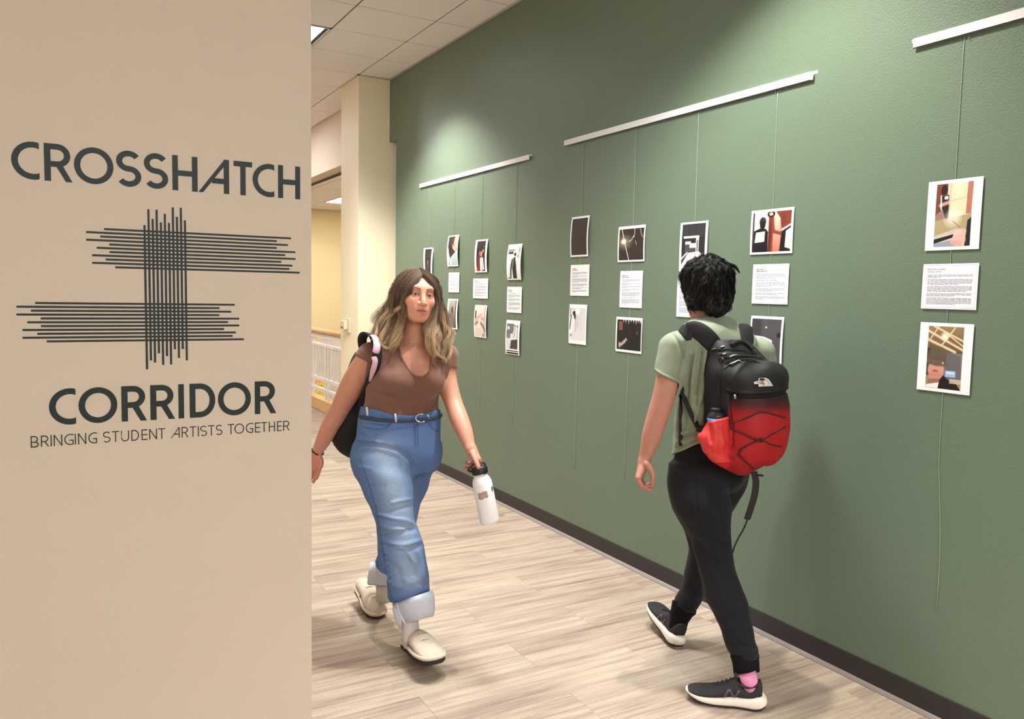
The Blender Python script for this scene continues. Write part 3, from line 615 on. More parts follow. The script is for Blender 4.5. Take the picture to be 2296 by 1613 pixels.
r = R3((238, 232, 226)).rect(0, 0, 0.05, 1, (70, 56, 62)).ell(0.27, 0.24, 0.09, 0.12, (60, 48, 44)).ell(0.27, 0.32, 0.075, 0.11, (34, 27, 25)).poly([(0.05, 0.46), (0.2, 0.4), (0.36, 0.42), (0.42, 0.5), (0.42, 1), (0.03, 1)], (24, 26, 34)).poly([(0.1, 0.5), (0.34, 0.48), (0.33, 0.74), (0.07, 0.76)], (226, 218, 206)).vgrad(0.42, 0, 0.74, 1, (238, 206, 186), (196, 110, 92)).poly([(0.42, 0), (0.56, 0), (0.55, 1), (0.43, 1)], (146, 66, 50)).poly([(0.46, 0), (0.54, 0), (0.5, 1), (0.42, 1)], (92, 44, 36)).ell(0.48, 0.06, 0.10, 0.08, (48, 28, 26)).ell(0.48, 0.06, 0.05, 0.04, (226, 190, 170)).rect(0.74, 0, 1, 1, (176, 92, 74)).poly([(0.6, 0), (1, 0), (1, 0.3), (0.86, 0.44), (0.76, 0.4), (0.74, 0.2)], (122, 58, 46)).ell(0.8, 0.22, 0.07, 0.16, (110, 54, 44)).line([(0.52, 0.2), (0.56, 0.5), (0.82, 0.58)], 0.04, (120, 62, 50)).poly([(0.78, 0.5), (1, 0.36), (1, 1), (0.72, 1)], (26, 24, 32)).poly([(0.88, 0.5), (1, 0.42), (1, 0.95), (0.86, 0.9)], (232, 212, 206)).line([(0.78, 0.47), (0.98, 0.36)], 0.02, (246, 244, 244)).rect(0.0, 0.8, 0.42, 1, (22, 24, 34))
photo(2.649, 1.982, 1.778, 0.252, r, (0.05, 0.06, 0.05, 0.05), 'print with dark silhouettes and orange curtains, nearest on the middle rail', bow=0.002)
r = Ras(72, 90, (78, 76, 82)).noise(3).rect(0, 0, 0.3, 1, (58, 57, 62)).rect(0.3, 0, 0.36, 0.42, (70, 68, 74)).ell(0.5, 0.17, 0.035, 0.02, (190, 190, 192), 1, 0.6).rect(0.87, 0.27, 1, 0.36, (36, 34, 40)).poly([(0, 0.34), (0.45, 0.36), (0.72, 0.42), (0.78, 0.72), (0.3, 0.66), (0, 0.62)], (232, 230, 238)).ell(0.68, 0.75, 0.13, 0.11, (178, 118, 98), 1, 0.4).line([(0.6, 0.68), (0.78, 0.78), (0.74, 0.95)], 0.05, (170, 108, 88)).rect(0.75, 0.78, 0.9, 1, (48, 46, 50), 0.8).rect(0, 0.9, 0.6, 1, (50, 46, 48))
photo(2.65, 1.492, 1.243, 0.198, r, (0.05, 0.05, 0.06, 0.03), 'grey print of a hand holding white paper, partly behind the black backpack', bow=0.005)
r = Ras(96, 132, (214, 198, 172))
r.rect(0, 0, 0.32, 0.58, (108, 52, 44))
for k in range(18): r.rect(0, 0.035*k, 0.32, 0.035*k+0.006, (160, 116, 102), 0.8)
r.ell(0.22, 0.1, 0.09, 0.08, (40, 28, 28)).poly([(0.1, 0.2), (0.36, 0.18), (0.4, 0.55), (0.12, 0.56)], (40, 33, 38)).rect(0.24, 0.2, 0.34, 0.25, (236, 232, 232)).line([(0.12, 0.34), (0.36, 0.3)], 0.03, (196, 150, 136)).line([(0.14, 0.2), (0.16, 0.4)], 0.02, (226, 222, 220)).poly([(0.0, 0.5), (0.2, 0.4), (0.3, 0.58), (0.0, 0.62)], (150, 116, 104)).rect(0.37, 0, 0.43, 0.6, (196, 190, 178)).rect(0.43, 0, 0.85, 0.5, (222, 208, 176)).rect(0.55, 0.02, 0.72, 0.18, (232, 224, 190), 0.8).line([(0.43, 0.28), (0.85, 0.24)], 0.006, (190, 172, 140)).poly([(0.86, 0), (1, 0), (0.98, 0.5), (0.84, 0.5)], (176, 112, 100)).poly([(0, 0.58), (1, 0.5), (1, 0.78), (0, 0.84)], (168, 152, 116)).ell(0.5, 0.55, 0.2, 0.12, (236, 232, 222), 0.7, 1).line([(0.5, 0.6), (0.7, 0.7)], 0.006, (120, 104, 80)).poly([(0, 0.83), (0.6, 0.72), (1, 0.74), (1, 0.80), (0, 0.92)], (190, 184, 176)).poly([(0, 0.88), (0.6, 0.80), (0.6, 0.85), (0, 0.95)], (30, 27, 28)).poly([(0.9, 0.6), (1, 0.55), (1, 1), (0.85, 1)], (30, 32, 34)).poly([(0, 0.95), (0.45, 0.9), (0.62, 1), (0, 1)], (140, 152, 176))
for k in range(4): r.line([(0.54+0.09*k, 0.9), (0.6+0.085*k, 0.78)], 0.036, (232-6*k, 190-6*k, 182-6*k))
r.ell(0.7, 0.9, 0.18, 0.08, (220, 176, 166), 1, 0.4).line([(0.5, 0.93), (0.75, 0.98)], 0.04, (206, 160, 150))
photo(1.791, 2.021, 1.766, 0.205, r, (0.165, 0.05, 0.165, 0.05), 'colour print of a hand at a window, top of the nearest column', bow=0.001)
r = Ras(96, 140, (160, 136, 104)).vgrad(0, 0, 1, 0.45, (150, 124, 94), (92, 76, 66))
for (a, b, w) in (((0.0, 0.08), (1, 0.36), 0.02), ((0.15, 0), (1, 0.22), 0.016), ((0.0, 0.22), (0.8, 0.40), 0.022), ((0.35, 0.35), (0.75, 0.02), 0.016), ((0.08, 0.2), (0.3, 0.0), 0.014), ((0.5, 0.1), (1, 0.3), 0.012)): r.line([a, b], w, (226, 202, 160))
r.ell(0.48, 0.16, 0.10, 0.06, (250, 240, 216), 0.9, 1).ell(0.47, 0.165, 0.03, 0.022, (255, 255, 250)).rect(0.55, 0.42, 1, 0.9, (122, 118, 124)).rect(0, 0.36, 0.2, 0.8, (56, 50, 48)).poly([(0.5, 0.4), (0.95, 0.46), (1, 0.9), (0.5, 0.9)], (104, 100, 106)).rect(0.55, 0.70, 0.84, 0.80, (150, 184, 222)).rect(0.58, 0.72, 0.8, 0.75, (206, 224, 240)).ell(0.28, 0.70, 0.24, 0.15, (206, 150, 132), 1, 0.2).ell(0.27, 0.80, 0.2, 0.08, (196, 138, 120), 1, 0.3).ell(0.27, 0.72, 0.09, 0.014, (160, 78, 74)).ell(0.30, 0.48, 0.27, 0.16, (98, 86, 70), 1, 0.2).rect(0.03, 0.50, 0.55, 0.62, (92, 80, 66)).line([(0.03, 0.56), (0.56, 0.60)], 0.045, (104, 90, 74)).ell(0.47, 0.585, 0.02, 0.015, (230, 210, 170)).poly([(0.08, 0.86), (0.42, 0.84), (0.44, 0.98), (0.04, 1)], (150, 108, 92)).poly([(0.02, 0.95), (0.4, 0.9), (0.4, 1), (0, 1)], (236, 232, 234)).poly([(0.4, 0.86), (0.5, 0.78), (0.62, 0.84), (0.85, 0.88), (1, 1), (0.36, 1)], (34, 29, 30)).rect(0.68, 0.83, 1, 0.9, (216, 196, 176), 0.8)
photo(1.789, 1.498, 1.241, 0.205, r, (0.17, 0.05, 0.17, 0.05), 'print of a face under a knitted cap, bottom of the nearest column', bow=0.001)
card(6.023, 1.731, 1.568, 0.205, [3, 3, 4, 3], 'white text card between the arm print and shadowy figure print')
card(5.543, 1.680, 1.526, 0.252, [2, 3, 3, 3, 2], 'wide white text card in the third column from the far end')
card(5.013, 1.618, 1.433, 0.213, [1, 3, 3, 4, 3], 'white text card under the black walking figure print')
card(4.191, 1.759, 1.565, 0.207, [3, 2, 5, 3, 2, 3], 'white text card under the brownish black print')
card(3.671, 1.714, 1.504, 0.206, [3, 2, 2, 2, 4, 1, 5], 'tall white text card under the starry flare print')
card(3.175, 1.672, 1.468, 0.204, [3, 3, 4, 4], 'white text card mostly hidden by the dark haired head', top=0.2)
card(2.643, 1.732, 1.549, 0.214, [4, 1, 4, 3, 2, 3], 'white text card under the orange curtain print', border=True)
card(1.789, 1.716, 1.549, 0.211, [3, 5, 5, 3, 6], 'bordered white text card in the nearest column', border=True, top=0.1, heading=('Noa McConethy', 'Shadow Street'))
# ---------------------------------------------------------------- body kit: signed fields meshed by surface nets
CAMR = np.stack([CR, CU, CW], 1)                           # camera-frame (right, up, depth) -> world
def to_world(P): return CP+np.asarray(P, float)@CAMR.T
class Figure:
    """Upright figure: u(px, py, dz) gives a point on the upright plane through the figure's ground point, dz metres behind it."""
    def __init__(s, base):
        s.base = np.array(base, float); n = np.array([CW[0], CW[1], 0.0]); s.n = n/np.linalg.norm(n)
    def u(s, px, py, dz=0.0):
        d = CW+(px-W_/2)/FPX*CR-(py-H_/2)/FPX*CU
        t = ((s.base-CP)@s.n+dz)/(d@s.n)
        return (d*t)@CAMR                                   # camera frame coordinates
    def px(s, py=900.0): return s.u(1148, py)[2]/FPX        # metres per pixel at the plane
class Field:
    def __init__(s, lo, hi, h):
        s.lo = np.array(lo, float); s.h = h; n = np.ceil((np.array(hi)-s.lo)/h).astype(int)+1
        s.n = n; s.d = np.full(tuple(n), 1.0, np.float32)
        s.ax = [(s.lo[i]+h*np.arange(n[i])).astype(np.float32) for i in range(3)]
    def sub(s, lo, hi):
        a = np.maximum(np.floor((np.array(lo)-s.lo)/s.h).astype(int), 0); b = np.minimum(np.ceil((np.array(hi)-s.lo)/s.h).astype(int)+1, s.n)
        if (b <= a).any(): return None
        sl = tuple(slice(a[i], b[i]) for i in range(3))
        return sl, s.ax[0][a[0]:b[0]][:, None, None], s.ax[1][a[1]:b[1]][None, :, None], s.ax[2][a[2]:b[2]][None, None, :]
    def put(s, fn, lo, hi, k, mode):
        m = k+4*s.h; r = s.sub(np.array(lo)-m, np.array(hi)+m)
        if r is None: return
        sl, x, y, z = r; b = fn(x, y, z).astype(np.float32); a = s.d[sl]
        if mode == 'sub': b = -b
        if k > 0:
            q = np.maximum(k-np.abs(a-b), 0)/k; q = q*q*k*0.25
        else: q = 0
        s.d[sl] = np.minimum(a, b)-q if mode == 'add' else np.maximum(a, b)+q
    def cap(s, a, b, ra, rb, k=0.015, mode='add', flat=None):
        a = np.array(a, float); b = np.array(b, float); ab = b-a; L2 = ab@ab+1e-12; R = max(ra, rb)
        def fn(x, y, z):
            px, py, pz = x-a[0], y-a[1], z-a[2]
            t = np.clip((px*ab[0]+py*ab[1]+pz*ab[2])/L2, 0, 1)
            return np.sqrt((px-t*ab[0])**2+(py-t*ab[1])**2+(pz-t*ab[2])**2)-(ra+(rb-ra)*t)
        s.put(fn, np.minimum(a, b)-R, np.maximum(a, b)+R, k, mode)
    def chain(s, P, R, k=0.015, mode='add', smooth=True):
        P = np.array(P, float); R = np.array(R, float)
        if smooth and len(P) > 2: Q = catmull(np.c_[P, R], 4); P, R = Q[:, :3], Q[:, 3]
        m = R.max()
        def fn(x, y, z):
            best = None
            for i in range(len(P)-1):
                a, b = P[i], P[i+1]; ab = b-a; L2 = ab@ab+1e-12; px, py, pz = x-a[0], y-a[1], z-a[2]
                t = np.clip((px*ab[0]+py*ab[1]+pz*ab[2])/L2, 0, 1)
                d = np.sqrt((px-t*ab[0])**2+(py-t*ab[1])**2+(pz-t*ab[2])**2)-(R[i]+(R[i+1]-R[i])*t)
                best = d if best is None else np.minimum(best, d)
            return best
        s.put(fn, P.min(0)-m, P.max(0)+m, k, mode)
    def hit(s, px, py, off=0.0, z0=None):
        """first surface met by the view ray through a picture point, off metres in front of it (camera frame)"""
        z = s.ax[2].astype(float); X = (px-W_/2)/FPX*z; Y = -(py-H_/2)/FPX*z
        i = np.round((X-s.lo[0])/s.h).astype(int); j = np.round((Y-s.lo[1])/s.h).astype(int)
        ok = (i >= 0) & (i < s.n[0]) & (j >= 0) & (j < s.n[1]); v = np.where(ok, s.d[np.clip(i, 0, s.n[0]-1), np.clip(j, 0, s.n[1]-1), np.arange(s.n[2])], 1.0)
        q = np.nonzero(v < 0)[0]
        if len(q) == 0: return None
        a = q[0]; zz = z[a]
        if a > 0: zz = z[a-1]+(z[a]-z[a-1])*v[a-1]/(v[a-1]-v[a]+1e-9)
        zz -= off; return np.array([(px-W_/2)/FPX*zz, -(py-H_/2)/FPX*zz, zz])
    def ell(s, c, r, k=0.015, mode='add', rot=None):
        c = np.array(c, float); r = np.array(r, float); Q = np.eye(3) if rot is None else np.array(rot, float)   # columns = axes
        ext = np.sqrt(((Q*r)**2).sum(1))
        def fn(x, y, z):
            p = (x-c[0], y-c[1], z-c[2])
            q = [(p[0]*Q[0, i]+p[1]*Q[1, i]+p[2]*Q[2, i])/r[i] for i in range(3)]
            n = np.sqrt(q[0]**2+q[1]**2+q[2]**2); g = np.sqrt((q[0]/r[0])**2+(q[1]/r[1])**2+(q[2]/r[2])**2)+1e-9
            return n*(n-1)/g
        s.put(fn, c-ext, c+ext, k, mode)
    def loft(s, S, k=0.02, mode='add', rnd=0.02, grow=0.0):
        """S: stations (centre xyz, half width a, half depth b, yaw) stacked along the up axis; smooth interpolation."""
        S = sorted(S, key=lambda q: q[0][1]); Y = np.array([q[0][1] for q in S])
        A = np.array([[q[0][0], q[0][2], q[1]+grow, q[2]+grow, q[3] if len(q) > 3 else 0.0, q[4] if len(q) > 4 else 2.0] for q in S])
        y0, y1 = Y[0], Y[-1]; yy = s.ax[1].astype(float); yc = np.clip(yy, y0, y1)
        i = np.clip(np.searchsorted(Y, yc, side='right')-1, 0, len(Y)-2); t = (yc-Y[i])/(Y[i+1]-Y[i])
        mt = np.gradient(A, Y, axis=0); hh = (Y[i+1]-Y[i])[:, None]; t = t[:, None]
        V = (2*t**3-3*t**2+1)*A[i]+(t**3-2*t**2+t)*hh*mt[i]+(-2*t**3+3*t**2)*A[i+1]+(t**3-t**2)*hh*mt[i+1]
        V = V.astype(np.float32); R = A[:, 2:4].max()*1.25
        lo = np.array([A[:, 0].min()-R, y0-rnd, A[:, 1].min()-R]); hi = np.array([A[:, 0].max()+R, y1+rnd, A[:, 1].max()+R])
        def fn(x, y, z):
            j = np.round((y[0, :, 0]-s.lo[1])/s.h).astype(int); q = V[j]
            cx, cz, a, b, w, e = [q[:, n][None, :, None] for n in range(6)]
            dx = x-cx; dz = z-cz; c, sn = np.cos(w), np.sin(w)
            p = np.abs((dx*c+dz*sn)/a); r = np.abs((-dx*sn+dz*c)/b)
            n = (p**e+r**e)**(1/e)
            d = (n-1)*np.minimum(a, b)
            e_ = np.maximum(y-y1, y0-y)
            return np.where(e_ > 0, np.sqrt(np.maximum(d, 0)**2+e_**2)-0.0+np.minimum(d, 0)*0.0, np.maximum(d, e_))
        s.put(fn, lo, hi, k, mode)
    def half(s, p, n, k=0.0):
        """cut away everything on the side of the plane that n points to"""
        p = np.array(p, float); n = np.array(n, float); n /= np.linalg.norm(n)
        x, y, z = s.ax[0][:, None, None], s.ax[1][None, :, None], s.ax[2][None, None, :]
        s.d = np.maximum(s.d, ((x-p[0])*n[0]+(y-p[1])*n[1]+(z-p[2])*n[2]).astype(np.float32))
    def apply(s, fn, lo, hi):
        r = s.sub(lo, hi)
        if r: sl, x, y, z = r; s.d[sl] = fn(s.d[sl], x, y, z)
    def mesh(s):
        d = s.d; m = d < 0
        e = [np.diff(m, axis=i) != 0 for i in range(3)]
        nx, ny, nz = m.shape; C = np.zeros((nx-1, ny-1, nz-1), np.int8)
        for a in (0, 1):
            for b in (0, 1):
                C |= e[0][:, a:ny-1+a, b:nz-1+b]; C |= e[1][a:nx-1+a, :, b:nz-1+b]; C |= e[2][a:nx-1+a, b:ny-1+b, :]
        I = np.argwhere(C > 0)
        if len(I) == 0: return np.zeros((0, 3)), np.zeros((0, 4), int)
        idx = np.full(C.shape, -1, np.int32); idx[I[:, 0], I[:, 1], I[:, 2]] = np.arange(len(I))
        acc = np.zeros((len(I), 3)); cnt = np.zeros(len(I))
        for ax in range(3):
            o1, o2 = [q for q in range(3) if q != ax]
            for a in (0, 1):
                for b in (0, 1):
                    J = I.copy(); J[:, o1] += a; J[:, o2] += b; K = J.copy(); K[:, ax] += 1
                    v0 = d[J[:, 0], J[:, 1], J[:, 2]]; v1 = d[K[:, 0], K[:, 1], K[:, 2]]; c = (v0 < 0) != (v1 < 0)
                    t = v0[c]/(v0[c]-v1[c]); P = J[c].astype(float); P[:, ax] += t; acc[c] += P; cnt[c] += 1
        V = s.lo+s.h*acc/cnt[:, None]; F = []
        for ax in range(3):
            o1, o2 = [(1, 2), (2, 0), (0, 1)][ax]
            E = np.argwhere(e[ax])
            ok = (E[:, o1] > 0) & (E[:, o2] > 0) & (E[:, o1] < m.shape[o1]-1) & (E[:, o2] < m.shape[o2]-1); E = E[ok]
            def at(da, db):
                q = E.copy(); q[:, o1] -= da; q[:, o2] -= db; return idx[q[:, 0], q[:, 1], q[:, 2]]
            Q = np.stack([at(1, 1), at(0, 1), at(0, 0), at(1, 0)], 1)
            fl = m[E[:, 0], E[:, 1], E[:, 2]]; Q[~fl] = Q[~fl][:, ::-1]; F.append(Q)
        F = np.vstack(F); F = F[(F >= 0).all(1)]
        return V, F
def vnormals(V, F):
    a = V[F[:, 2]]-V[F[:, 0]]; b = V[F[:, 3]]-V[F[:, 1]]; n = np.cross(a, b); N = np.zeros_like(V)
    for k in range(4): np.add.at(N, F[:, k], n)
    return N/(np.linalg.norm(N, axis=1)[:, None]+1e-12)
def relax(V, F, it=1, lam=0.5):
    E = np.vstack([F[:, [0, 1]], F[:, [1, 2]], F[:, [2, 3]], F[:, [3, 0]]])
    for _ in range(it):
        A = np.zeros_like(V); c = np.zeros(len(V))
        np.add.at(A, E[:, 0], V[E[:, 1]]); np.add.at(c, E[:, 0], 1)
        V = V+lam*(A/np.maximum(c, 1)[:, None]-V)
    return V
def to_px(V):                                              # camera frame -> picture coordinates (for drawing folds and dye edges)
    return W_/2+FPX*V[:, 0]/V[:, 2], H_/2-FPX*V[:, 1]/V[:, 2]
def folds(V, N, L, mpp):
    """press crease lines into cloth: L = [(points in px, width px, height m)], only on the side that faces the viewer"""
    x, y = to_px(V); out = np.zeros(len(V)); face = np.clip(-N[:, 2]*1.6, 0, 1)
    for P, w, hgt in L:
        P = np.array(P, float)
        if len(P) > 2: P = catmull(P, 4)
        best = np.full(len(V), 1e9)
        for a, b in zip(P[:-1], P[1:]):
            ab = b-a; t = np.clip(((x-a[0])*ab[0]+(y-a[1])*ab[1])/(ab@ab+1e-9), 0, 1)
            best = np.minimum(best, np.hypot(x-a[0]-t*ab[0], y-a[1]-t*ab[1]))
        out += hgt*np.exp(-(best/w)**2)*face
    return V+N*out[:, None]
def sines(V, freqs, seed=0):
    r = np.random.default_rng(seed); out = np.zeros(len(V))
    for f, a in freqs:
        for _ in range(4):
            d = r.normal(size=3); d /= np.linalg.norm(d); out += a*np.sin(V@d*f*2*PI+r.uniform(0, 6.28))/2
    return out
def put_mesh(name, V, F, m, parent, cols=None, world=True):
    me = bpy.data.meshes.new(name); P = to_world(V) if world else V
    if parent is not None: P = P-np.array(parent['_o'] if '_o' in parent else parent.location)
    n = len(F); F = np.asarray(F, np.int32)
    me.vertices.add(len(P)); me.vertices.foreach_set('co', P.astype(np.float32).ravel())
    me.loops.add(n*4); me.loops.foreach_set('vertex_index', F[:, ::-1].astype(np.int32).ravel() if world else F.ravel())
    me.polygons.add(n); me.polygons.foreach_set('loop_start', np.arange(n, dtype=np.int32)*4); me.polygons.foreach_set('loop_total', np.full(n, 4, np.int32))
    me.polygons.foreach_set('use_smooth', np.ones(n, bool)); me.update(calc_edges=True); me.validate()
    me.materials.append(m)
    if cols is not None: set_cols(me, cols)
    return link(bpy.data.objects.new(name, me), parent)
def join(parts):
    V = np.vstack([p[0] for p in parts]); off = np.cumsum([0]+[len(p[0]) for p in parts[:-1]])
    return V, np.vstack([p[1]+o for p, o in zip(parts, off)])
class LMB(MB):                                              # mesh builder whose points are in the camera frame
    def done(s, name, mats, parent, smooth=True, cols=None):
        s.v = [to_world(v)-np.array(parent.location) for v in s.v]
        return s.build(name, mats, parent, smooth, cols)
def nrm(v): v = np.array(v, float); return v/np.linalg.norm(v)
def hand(f, wrist, knuck, width_dir, palm_n, fingers, thumb, k=0.004):
    """palm as a flattened hull of capsules; fingers = list of joint lists with radii"""
    for P, R in fingers+[thumb]: f.chain(P, R, 0.0035)
def strands(mb_v, mb_f, mb_c, guide, n, spread, rad, c0, c1, rng, taper=True, frizz=0.002, off=0):
    pass
def hair_mesh(name, guides, m, parent, rng, sides=3):
    """guides: list of dict(P (k x 3), n, spread list, rad, col (k x 3)); every strand a thin tapered tube"""
    Vs, Fs, Cs = [], [], []; base = 0
    for g in guides:
        P = np.asarray(g['P']); k = len(P); n = g['n']
        T = np.gradient(P, axis=0); T /= np.linalg.norm(T, axis=1)[:, None]+1e-9
        A = np.cross(T, g.get('ref', np.array([0.2, 0.1, 1.0]))); A /= np.linalg.norm(A, axis=1)[:, None]+1e-9; B = np.cross(T, A)
        s = np.linspace(0, 1, k); sp = np.interp(s, np.linspace(0, 1, len(g['spread'])), g['spread'])
        for _ in range(n):
            r = math.sqrt(rng.uniform())*1.0; t = rng.uniform(0, 2*PI); ph = rng.uniform(0, 6.28, 2); fq = rng.uniform(1.5, 4)
            ox = r*math.cos(t)*sp+g.get('frizz', 0.0015)*np.sin(s*6.28*fq+ph[0])*s
            oy = r*math.sin(t)*sp*g.get('flat', 1.0)+g.get('frizz', 0.0015)*np.cos(s*6.28*fq+ph[1])*s
            cut = rng.uniform(0.82, 1.0); ss = s*cut
            Q = np.stack([np.interp(ss, s, (P+A*ox[:, None]+B*oy[:, None])[:, i]) for i in range(3)], 1)
            rad = g['rad']*(1-0.75*s**3)*rng.uniform(0.7, 1.2)
            th = np.arange(sides)*2*PI/sides
            R = Q[:, None, :]+rad[:, None, None]*(np.cos(th)[None, :, None]*A[:, None, :]+np.sin(th)[None, :, None]*B[:, None, :])
            Vs.append(R.reshape(-1, 3)); i = np.arange(k-1)[:, None]*sides; j = np.arange(sides)[None, :]
            Fs.append((np.stack([i+j, i+(j+1) % sides, i+sides+(j+1) % sides, i+sides+j], -1)).reshape(-1, 4)+base); base += k*sides
            c = np.asarray(g['col'])*rng.uniform(0.72, 1.25); Cs.append(np.repeat(c, sides, 0))
    V = np.vstack(Vs); F = np.vstack(Fs); C = np.vstack(Cs)
    return put_mesh(name, V, F, m, parent, C)
# ---------------------------------------------------------------- people: shared materials and parts
M['skin'] = mat('skin', attr=True, rough=0.5, sss=0.12, spec=0.4, var=0.05, vscale=40)
M['hair'] = mat('hair', attr=True, rough=0.5, spec=0.35); M['eye'] = mat('eye', attr=True, rough=0.12, spec=0.6)
M['knit'] = mat('brown_knit', (113, 78, 66), 0.85, 0.25, 900, 0.06, 30, sheen=0.15, spec=0.2, bdist=0.0006)
M['denim'] = mat('denim', attr=True, rough=0.85, bump=0.35, bscale=1300, var=0.10, vscale=180, spec=0.2, bdist=0.0006)
M['cuff'] = mat('denim_reverse', (196, 201, 214), 0.85, 0.3, 1000, 0.05, 60, spec=0.2, bdist=0.0006)
M['suede'] = mat('suede', (196, 178, 160), 0.95, 0.3, 600, 0.07, 50, sheen=0.3, spec=0.1, bdist=0.0008)
M['rubber'] = mat('dark_rubber', (38, 34, 34), 0.8); M['sock'] = mat('grey_sock', (196, 188, 182), 0.9, 0.3, 500)
M['nylon'] = mat('black_nylon', (20, 20, 22), 0.7, 0.25, 500, 0.1, 14, spec=0.35, bdist=0.0008)
M['pink'] = mat('pink_satin', (206, 166, 186), 0.45, 0.3, 60, 0.1, 30)
M['chrome'] = mat('chrome_buckle', (200, 198, 196), 0.25, metal=1.0)
M['elastic'] = mat('black_elastic', (16, 13, 16), 0.8)
def grid_for(fig, x0, y0, x1, y1, z0, z1, h):
    A = [fig.u(a, b, c) for a in (x0, x1) for b in (y0, y1) for c in (z0, z1)]
    return Field(np.min(A, 0), np.max(A, 0), h)
def station(fig, py, xl, xr, rho, dz=0.0, yaw=0.0, e=2.0):
    a, b = fig.u(xl, py, dz), fig.u(xr, py, dz); Wd = (b[0]-a[0])/2; c, s = math.cos(yaw), math.sin(yaw)
    A = Wd/math.sqrt(c*c+(rho*s)**2); return ((a+b)/2, A, A*rho, yaw, e)
def poly_sd(x, y, P):
    """signed distance (negative inside) to a closed polygon in picture coordinates"""
    P = np.array(P, float); best = np.full(x.shape, 1e9); ins = np.zeros(x.shape, bool)
    for a, b in zip(P, np.roll(P, -1, 0)):
        ab = b-a; t = np.clip(((x-a[0])*ab[0]+(y-a[1])*ab[1])/(ab@ab+1e-9), 0, 1)
        best = np.minimum(best, np.hypot(x-a[0]-t*ab[0], y-a[1]-t*ab[1]))
        if a[1] != b[1]: ins ^= ((a[1] > y) != (b[1] > y)) & (x < (b[0]-a[0])*(y-a[1])/(b[1]-a[1])+a[0])
    return np.where(ins, -best, best)
def cut_poly(f, P, keep_inside, mpp, zlim=None, side=-1):
    """trim a garment along an edge drawn in picture coordinates (front half or back half only when zlim is given)"""
    x, y, z = f.ax[0][:, None, None], f.ax[1][None, :, None], f.ax[2][None, None, :]
    zz = z if zlim is None else np.where((z-zlim)*side > 0, z, np.nan)
    zm = float(np.mean(f.ax[2])) if zlim is None else None
    zi = np.nonzero((f.ax[2]-zlim)*side > 0)[0] if zlim is not None else np.arange(len(f.ax[2]))
    for i in zi:
        d = f.d[:, :, i]
        if d.min() > 0.02: continue
        zc = float(f.ax[2][i]); X = W_/2+FPX*f.ax[0][:, None]/zc+0*f.ax[1][None, :]; Y = H_/2-FPX*f.ax[1][None, :]/zc+0*f.ax[0][:, None]
        sd = poly_sd(X.astype(float), Y.astype(float), P)*mpp
        f.d[:, :, i] = np.maximum(d, (sd if keep_inside else -sd).astype(np.float32))
def frame_axes(yaw_deg, roll_deg=0, pitch_deg=0):
    """head axes in the camera frame: columns left, up, forward; yaw 0 looks at the viewer, positive yaw turns to picture right"""
    y, r, p = map(math.radians, (yaw_deg, roll_deg, pitch_deg))
    l = np.array([math.cos(y), 0, math.sin(y)]); f = np.array([math.sin(y), 0, -math.cos(y)]); u = np.array([0, 1.0, 0])
    f, u = f*math.cos(p)+u*math.sin(p), u*math.cos(p)-f*math.sin(p)
    l, u = l*math.cos(r)-u*math.sin(r), u*math.cos(r)+l*math.sin(r)
    return np.stack([l, u, f], 1)
